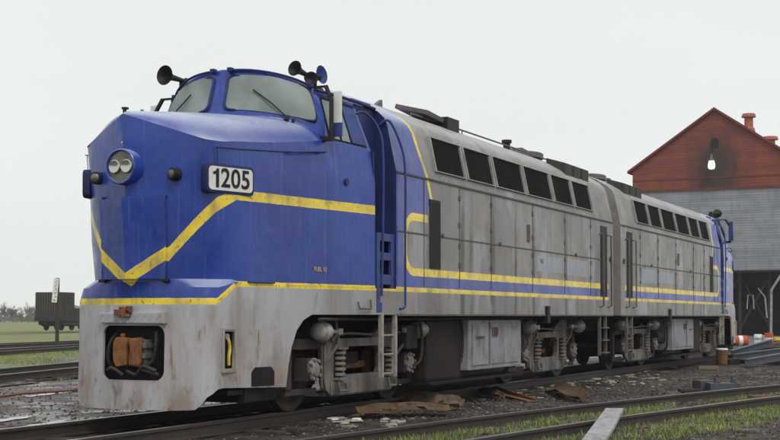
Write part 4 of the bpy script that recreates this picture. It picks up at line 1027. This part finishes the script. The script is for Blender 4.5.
q = on_z(722, 364.5, -.16); b = MB(); b.rev((0, 0, 0), (0, 0, 1), [(0, .165), (.02, .172), (.14, .165), (.15, .175), (.16, .165), (.30, .165), (.31, .175), (.32, .165), (.42, .165)], 20); dr = b.build('small_drum', M['drumrust'] if 'drumrust' in M else M['rustpale'], None, 40, loc=q)
tag(dr, 'small rusty drum with a white lid at the left end of the beam heap', 'drum'); MB().rev((0, 0, .42), (0, 0, 1), [(0, .175), (.035, .175), (.05, .15), (.055, .001)], 20, cap=False).build('lid', M['white'], dr)
def crate(name, u, v, dims, rot, mat, label, cat, fins=False):
    q = on_z(u, v, -.17); b = MB(); x, y, z = dims; mt = Matrix.Rotation(rot, 4, 'Z')
    b.box(-x/2, x/2, -y/2, y/2, 0, z, mat=mt)
    if fins:
        for fx in (-.3, .25): b.prism([(fx*x, z), (fx*x+.12, z), (fx*x+.02, z+.12)], lambda a, c_: mt@Vector((a, -.05, c_)), lambda a, c_: mt@Vector((a, .03, c_)))
        b.box(-x/2-.03, x/2+.03, -y/2-.03, y/2+.03, 0, .03, mat=mt)
    return tag(b.build(name, M[mat], None, 0, loc=q, bevel=.01), label, cat)
M['bluesteel'] = grimy('blue_grey_steel', (.08, .085, .12), (.04, .035, .035), 4, .7, .45)
crate('coupling_block', 723, 392, (.58, .30, .17), -1.05, 'bluesteel', 'dark blue grey metal block with two fins beside the curving track', 'metal block', True)
crate('scrap_sheet', 704, 391, (.35, .25, .20), -.7, 'beam', 'light grey bent sheet leaning on the dark metal block', 'metal sheet')
crate('timber_block', 690, 392, (.42, .14, .06), -1.0, 'sleeper', 'dark timber offcut left of the grey bent sheet', 'timber')
crate('timber_block', 708, 369.5, (.55, .16, .09), -1.1, 'woodtan', 'tan timber offcut lying left of the small drum', 'timber') if 'woodtan' in M else None
crate('timber_block', 762, 398, (.45, .2, .05), -.9, 'rustpale', 'pale brown offcut lying between the rails of the curving track', 'timber')

# dark heap under the beams
b = MB()
for k in range(14):
    u, v = random.uniform(722, 790), random.uniform(358, 366); q = on_z(u, v, -.18); s_ = random.uniform(.1, .28); mt = Matrix.Translation(q) @ Matrix.Rotation(random.random()*3, 4, 'Z') @ Matrix.Rotation(random.uniform(-.3, .3), 4, 'X')
    b.box(-s_*2, s_*2, -s_*.6, s_*.6, 0, s_*.7, mat=mt)
tag(b.build('scrap_heap', M['black'], None, 0), 'low heap of black scrap iron under the steel beams', 'scrap heap', None, 'stuff')
# drums before the shed
def drum(u, v, z, r, h, cols_, label, lying=None, s_=1):
    q = on_z(u, v, z); b = MB(); ax = Vector((0, 0, 1)) if lying is None else Vector((math.cos(lying), math.sin(lying), 0)); o_ = Vector((0, 0, 0)) if lying is None else Vector((0, 0, r))-ax*h/2
    b.rev(o_, o_+ax, [(0, r*.96), (.02, r), (h*.33, r), (h*.34, r*1.04), (h*.36, r)], 18, 0); b.rev(o_, o_+ax, [(h*.36, r), (h*.64, r)], 18, 1, cap=False); b.rev(o_, o_+ax, [(h*.64, r), (h*.66, r*1.04), (h*.67, r), (h*.98, r), (h, r*.96)], 18, 0)
    return tag(b.build('oil_drum', [M[c] for c in cols_], None, 40, loc=q), label, 'drum')
drum(740, 346, -.17, .25, .70, ('redbarrel', 'white'), 'orange red drum with a white band lying beside the far cab', -1.1)
drum(758, 344, -.17, .2, .5, ('white', 'silver'), 'pale grey drum standing between the two red drums, on the left')
drum(763, 344, -.17, .15, .45, ('silver', 'silver'), 'narrow silvery can standing right of the pale grey drum')
drum(769, 346, -.17, .2, .62, ('redbarrel', 'white'), 'upright red drum with a white middle before the shed door')
drum(777, 346, -.17, .2, .42, ('yellowp', 'rustpale'), 'short yellowish drum right of the upright red drum')

# ================================================================= ENGINE SHED
def lapmat(name, c1, c2, c3, period, scorch=False, bump=.6):
    g = G(name); x, y, z = g.xyz()
    fr_ = g.math('FRACT', g.math('DIVIDE', z, period)); ln = g.smooth(fr_, .0, .22, 1., 0.)
    row = g.math('FLOOR', g.math('DIVIDE', z, period)); nz = g.noise(.5, 5); n2 = g.noise(3, 4, (1, 1, .3))
    rown = g.noise(1.0, 3, (.15, .15, 1/period*.5))
    col = g.mix(g.smooth(nz, .35, .65), c1, c2); col = g.mix(g.mul(g.smooth(rown, .4, .65), .4), col, c3); col = g.mix(g.mul(g.smooth(n2, .5, .7), .35), col, c3)
    col = g.mix(g.mul(ln, .55), col, tuple(c*.35 for c in c3))
    if scorch:
        e = g.math('SQRT', g.add(g.math('POWER', g.math('DIVIDE', y, 2.2), 2), g.math('POWER', g.math('DIVIDE', g.sub(z, 12.0), 3.0), 2)))
        s_ = g.mul(g.smooth(g.add(e, g.mul(g.sub(g.noise(.9, 8, (1, 1, .6), .7), .5), 1.9)), .30, 1.35, 1., 0.), .90); col = g.mix(s_, col, (.020, .018, .015))
    g.bump(g.mul(fr_, -1), bump, .03); return g.done(col, .8)
M['redwall'] = lapmat('red_lap_boards', (.175, .034, .021), (.24, .050, .030), (.085, .024, .018), .21, True)
M['greywall'] = lapmat('grey_corrugated', (.22, .235, .26), (.28, .30, .325), (.12, .12, .13), .19)
M['wood2'] = grimy('shed_timber', (.09, .085, .08), (.04, .035, .03), 2, .7, .85)
M['redtrim'] = grimy('red_trim', (.19, .04, .026), (.12, .04, .03), 2, .6, .8)
M['redclay'] = grimy('red_vent_paint', (.38, .12, .08), (.2, .07, .05), 2, .5, .8)
q = at_d(714.5, 317, 100); bx, by = q.x, q.y
hw = abs((at_d(632, 317, 100)-q).dot(Vector((0, 1, 0))))*1.0
# keep the face plane at bx: intersect rays with it
def on_x(u, v, X): r = FW+RT*(u-390)/FPX-UP*(v-268.5)/FPX; return CAM+r*((X-CAM.x)/r.x)
XB = bx; apex = on_x(714.5, 109.5, XB); eave = on_x(632.5, 170, XB); redb = on_x(700, 188.5, XB).z; dt = on_x(745, 270.5, XB).z
HW = eave.y-apex.y
shed = empty('engine_shed', (XB, apex.y, 0), 0, label='tall engine shed with red boarded gable over grey corrugated wall and dark open doorway', cat='shed')
za, ze = apex.z, eave.z; DL = 45
dy0, dy1 = HW-.7, -HW+.6      # door opening
b = MB(); b.prism([(-HW, redb), (HW, redb), (HW, ze), (0, za), (-HW, ze)], lambda y, z: (0, y, z), lambda y, z: (.3, y, z)); b.build('gable_wall', M['redwall'], shed, 0)
b = MB(); b.box(.05, .25, -HW, HW, dt, redb-.01); b.box(.05, .25, HW-1.0, HW, -.2, dt); b.box(.05, .25, -HW, -HW+.5, -.2, dt); b.build('corrugated_wall', M['greywall'], shed, 0)
b = MB(); b.box(.3, DL, HW-.2, HW, -.2, ze-.1); b.box(.3, DL, -HW, -HW+.2, -.2, ze-.1); b.box(DL-.2, DL, -HW+.2, HW-.2, -.2, ze); b.build('side_wall', M['greywall'], shed, 0)
b = MB()
for s_ in (-1, 1): b.prism([(s_*(HW+.35), ze-.28), (0, za-.02+.0), (0, za+.16), (s_*(HW+.35), ze-.10)], lambda y, z: (-.25, y, z), lambda y, z: (DL+.3, y, z))
b.build('roof', M['redtrim'], shed, 0)
b = MB(); b.box(-.06, .0, -HW, HW, redb-.12, redb+.02); b.box(-.03, .0, -HW, HW, redb+.75, redb+.83); 
b.build('wall_trim', M['redtrim'], shed, 0)
b = MB(); b.box(-.02, .04, -HW, HW, dt-.12, dt+.02)
b.box(.2, .9, .5, .8, dt-4.9, dt); b.build('door_lintel', M['black'], shed, 0)
b = MB()
for k in range(2):
    v = .0
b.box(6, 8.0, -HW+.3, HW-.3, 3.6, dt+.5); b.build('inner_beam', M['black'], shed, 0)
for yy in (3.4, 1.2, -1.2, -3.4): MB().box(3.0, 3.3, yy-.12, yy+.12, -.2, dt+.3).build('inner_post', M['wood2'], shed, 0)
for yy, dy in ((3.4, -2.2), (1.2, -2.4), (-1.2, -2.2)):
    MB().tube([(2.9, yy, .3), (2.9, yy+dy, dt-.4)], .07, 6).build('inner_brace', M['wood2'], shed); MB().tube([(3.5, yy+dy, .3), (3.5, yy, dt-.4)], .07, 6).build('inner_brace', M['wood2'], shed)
b = MB(); b.box(11, 11.3, -HW+.2, HW-.2, -.2, ze); b.build('inner_partition', M['black'], shed, 0)  # black wall added inside so the doorway stays dark
# gable lamp (lit) and small opening
lz = on_x(713, 163, XB); g = G('lamp_glow'); g.b.inputs['Emission Color'].default_value = (.62, 1.0, .60, 1); g.b.inputs['Emission Strength'].default_value = 1.25; M['lampglass'] = g.done((.6, .8, .6), .4)
lb = empty('gable_lamp'); lb.parent = shed; ly = lz.y-apex.y
MB().rev((-.55, ly, lz.z+.66), (-.55, ly, 0), [(0, .03), (.06, .07), (.30, .10), (.5, .20), (.55, .22)], 16, cap=False).build('lamp_shade', M['steel'], lb)
MB().rev((-.55, ly, lz.z+.12), (-.55, ly, 0), [(0, .20), (.3, .27), (.5, .27), (.62, .20), (.66, .001)], 16, cap=False).build('lamp_globe', M['lampglass'], lb)
MB().tube([(0, ly, lz.z+.9), (-.3, ly, lz.z+.95), (-.55, ly, lz.z+.85), (-.55, ly, lz.z+.6)], .04).build('lamp_arm', M['black'], lb)
vz = on_x(715, 143, XB).z; b = MB(); ar = [( -.3+0, vz-.35), (.3, vz-.35)]+[(.3*math.cos(R(k*20)), vz+.1+.3*math.sin(R(k*20))) for k in range(10)]
b.prism(ar, lambda y, z: (-.05, y, z), lambda y, z: (.05, y, z)); b.build('gable_opening', M['black'], shed, 0)
# ridge ventilators, standing on the ridge farther back
def vent(u, vtop, wpx, D):
    p = at_d(u, vtop, D); x = p.x-XB; s_ = FPX/D; r = wpx/s_/2; h = p.z
    b = MB(); zb = za-.3
    b.rev((x, 0, h), (x, 0, 0), [(0, r*.35), (.05, r*.9), (.35, r*1.05), (.40, r*.62), (1.2, r*.62), (1.3, r*.8), (1.9, r*1.05), (h-zb, r*1.3)], 8); b.build('ridge_ventilator', M['redclay'], shed, 20)
def ridge_D(u):   # depth where the ridge is crossed by that column
    for i in range(0, 4000):
        X = XB+i*.02; P_ = Vector((X, apex.y, 0))-CAM; zd = P_.dot(FW); uu = 390+FPX*P_.dot(RT)/zd
        if uu >= u: return zd
    return 120
vent(752, 113, 14, ridge_D(752)); vent(773, 136, 16, ridge_D(773))
# pipes and posts in the doorway
def pipe(pts, r, mat, name, label, cat):
    P_ = [on_x(u, v, XB-dx) for u, v, dx in pts]; o_ = P_[0].copy(); return tag(MB().tube([p-o_ for p in P_], r, 8).build(name, M[mat], None, 40, loc=o_), label, cat)
pipe([(747, 309, -1), (748, 295, -1), (753, 295, -1), (754, 309, -1)], .05, 'wood', 'pipe_frame', 'pale hoop shaped pipe standing in the dark doorway', 'pipe')
pipe([(758, 288, -1), (765, 297, -1), (767, 318, -1)], .06, 'wood', 'bent_pipe', 'pale bent pipe right of the hoop in the dark doorway', 'pipe')
pipe([(771, 337, 1), (771.5, 290, 1), (781, 275, 1)], .09, 'silver', 'downpipe', 'tall grey pipe bending right at the doorway edge', 'pipe')

# ================================================================= LEFT BACKGROUND
# sign post
q = on_z(57, 348.5, -.17); s_ = FPX/((q-CAM).dot(FW)); hgt = (348.5-278)/s_
sp = empty('mile_post', q, 0, label='thin dark post with a narrow white lettered board beside the left tracks', cat='post')
MB().box(-.062, .062, -.062, .062, 0, hgt).build('post', M['sleeper'], sp, 0, bevel=.01)
d = (CAM-q); d.z = 0; d.normalize(); sdv = Vector((-d.y, d.x, 0))
bw = 5/s_
mtp = Matrix(((sdv.x, 0, d.x, 0), (sdv.y, 0, d.y, 0), (0, 1, 0, 0), (0, 0, 0, 1)))
mtp.translation = d*.13-sdv*(3.2/s_)+Vector((0, 0, hgt-24.5/s_)); 
mtp = mtp @ Matrix.Rotation(R(-5), 4, 'Z')
b = MB(); b.box(-bw/2, bw/2, 0, 24/s_, -.02, .02, mat=mtp); bd = b.build('sign_board', M['white'], sp, 0)
b = MB(); rs_ = random.Random(4)
for k in range(6):
    y0 = 24/s_-.2-k*.165
    for m_ in range(3):
        x0_, y1_ = rs_.uniform(-.06, .03), y0+rs_.uniform(0, .08); hz2 = rs_.random() < .5
        b.box(x0_, x0_+(.06 if hz2 else .018), y1_, y1_+(.018 if hz2 else .07), .02, .024, mat=mtp)
b.build('lettering', M['black'], bd, 0)
# freight wagon
q = on_z(56, 330.5, 0); D_ = (q-CAM).dot(FW); s_ = FPX/D_
hd = YAW-R(15)
wg = empty('freight_wagon', q, hd, label='weathered dark wooden freight wagon with a tall end box standing in the field', cat='wagon')
M['wagon'] = grimy('wagon_boards', (.075, .07, .05), (.03, .028, .022), .8, .8, .85); M['wagonlow'] = grimy('wagon_frame', (.03, .028, .026), (.06, .04, .03), 1, .7, .85)
ht_ = (331-293)/s_
b = MB(); b.box(-1.4, .9, -1.3, 1.3, 1.15, ht_); b.build('box_body', M['wagon'], wg, 0)
b = MB()
for k in range(11): b.box(-1.46, -1.40, -1.28+k*.245, -1.20+k*.245, 1.25, ht_-.02)
for k in range(8): b.box(-1.36+k*.31, -1.30+k*.31, -1.36, -1.30, 1.25, ht_-.02)
b.build('box_ribs', M['wagonlow'], wg, 0)
b = MB(); b.box(-1.6, 9, -1.3, 1.3, .85, 1.2); b.box(1.0, 9, -1.3, -1.2, 1.2, 2.0); b.box(1.0, 9, 1.2, 1.3, 1.2, 2.0); b.box(-1.0, 8.5, -1.2, 1.2, .5, .85); b.build('underframe', M['wagonlow'], wg, 0)
for x in (-.4, 1.5, 6, 7.8):
    b = MB()
    for y in (-.75, .75): b.rev((x, y-.06, .45), (x, y+.06, .45), [(0, .2), (0, .45), (.12, .45), (.12, .2)], 18)
    b.box(x-.2, x+.2, -1.15, 1.15, .38, .85); b.build('wheelset', M['wagonlow'], wg, 30)
# far bare trees
M['bark'] = grimy('bare_twigs', (.13, .105, .11), (.08, .065, .07), .4, .6, .95, streak=False); M['bark2'] = grimy('bare_twigs_grey', (.15, .13, .14), (.10, .085, .09), .4, .6, .95, streak=False)
def bare_tree(loc, h, seed, label, mat):
    rnd = random.Random(seed); r = empty('bare_tree', loc, rnd.random()*6, label=label, cat='tree', group='bare trees along the far edge of the field')
    b = MB(); b.cyl((0, 0, 0), (0, 0, h*.45), h*.022, h*.013, 7); cr_ = MB()
    for k in range(9):
        an = rnd.random()*6.28; z0 = h*rnd.uniform(.18, .45); e = rnd.uniform(.5, 1.25); l = h*rnd.uniform(.3, .52); p = Vector((0, 0, z0)); q_ = p+Vector((math.cos(an)*math.cos(e), math.sin(an)*math.cos(e), math.sin(e)))*l
        b.cyl(p, q_, h*.009, h*.003, 5)
        for m in range(40):
            t = rnd.uniform(.2, 1); s0 = p.lerp(q_, t); dv = Vector((rnd.gauss(0, 1), rnd.gauss(0, 1), rnd.gauss(.5, .8))).normalized()*h*rnd.uniform(.06, .17); wd = Vector((rnd.gauss(0, 1), rnd.gauss(0, 1), 0)).normalized()*h*.006
            cr_.poly([s0-wd, s0+wd, s0+dv])
            for mm in range(5):
                s1 = s0+dv*rnd.uniform(.3, 1); d2 = Vector((rnd.gauss(0, 1), rnd.gauss(0, 1), rnd.gauss(.3, .8))).normalized()*h*rnd.uniform(.03, .09); cr_.poly([s1-wd*.7, s1+wd*.7, s1+d2])
    b.build('trunk', mat, r, 0, weld=False); cr_.build('crown', mat, r, 0, weld=False); return r
rt = random.Random(5)
tl = [(4, 17), (13, 15), (21, 13), (28, 16), (35, 18)]
desc = ['bare tree near the left edge of the picture', 'small bare tree second from the left edge', 'low bare tree third from the left edge', 'bare tree left of the tallest one by the wagon', 'tallest bare tree just left of the freight wagon']
for i, (u, hp) in enumerate(tl):
    D = 300+rt.uniform(-25, 40); p = at_d(u, 317, D); p.z = -.3
    lbl = desc[i] if i < 5 else 'bare tree in the row hidden beyond wagon, nose or picture edge'
    bare_tree(p, hp/FPX*D*1.2+1, i, lbl, M['bark'] if i % 2 else M['bark2'])
M['scrub'] = grimy('far_scrub', (.13, .115, .12), (.085, .075, .08), .05, .7, .95, streak=False)
b = MB(); rt = random.Random(9)
for k in range(14000):
    u = rt.uniform(-160, 330); D = 330+rt.uniform(0, 60); p = at_d(u, 317, D); hh = (1.2+1.5*(noise.noise((u*.06, 0, 0))+.4)+.7*noise.noise((u*.31, 0, 4)))*rt.random(); sz = rt.uniform(.12, .4)
    x, y, z = p.x, p.y, hh*1.3; an = rt.random()*3
    b.poly([(x-math.cos(an)*sz, y-math.sin(an)*sz, z-sz*.6), (x+math.cos(an)*sz, y+math.sin(an)*sz, z-sz*.4), (x+rt.uniform(-.3, .3), y, z+sz)])
tag(b.build('far_scrub', M['scrub'], None, 0, weld=False), None, None, None, 'stuff')
hz_ = MB().box(-620, 700, -520, 720, -8, 60).build('haze', bpy.data.materials.new('haze_air'), None, 0); tag(hz_, kind='stuff')
hm = hz_.data.materials[0]; hm.use_nodes = True; hm.node_tree.nodes.clear(); ho = hm.node_tree.nodes.new('ShaderNodeOutputMaterial'); hv = hm.node_tree.nodes.new('ShaderNodeVolumePrincipled')
hv.inputs['Color'].default_value = (.93, .95, 1, 1); hv.inputs['Density'].default_value = .00042; hv.inputs['Anisotropy'].default_value = .2; hm.node_tree.links.new(hv.outputs[0], ho.inputs['Volume'])
# white farmhouse
q = at_d(69, 317, 310); q.z = -.2; fh = empty('farmhouse', q, YAW, label='small white farmhouse far off behind the freight wagon', cat='house')
MB().box(0, 7, -4, 4, 0, 2.6).build('wall', M['white'], fh, 0)
b = MB(); b.prism([(-4.4, 2.5), (4.4, 2.5), (0, 4.2)], lambda y, z: (-.3, y, z), lambda y, z: (7.3, y, z)); b.build('roof', M['steel'], fh, 0)
for yy in (-2.2, 1.8): MB().box(-.05, .02, yy, yy+1, .9, 1.9).build('window', M['black'], fh, 0)
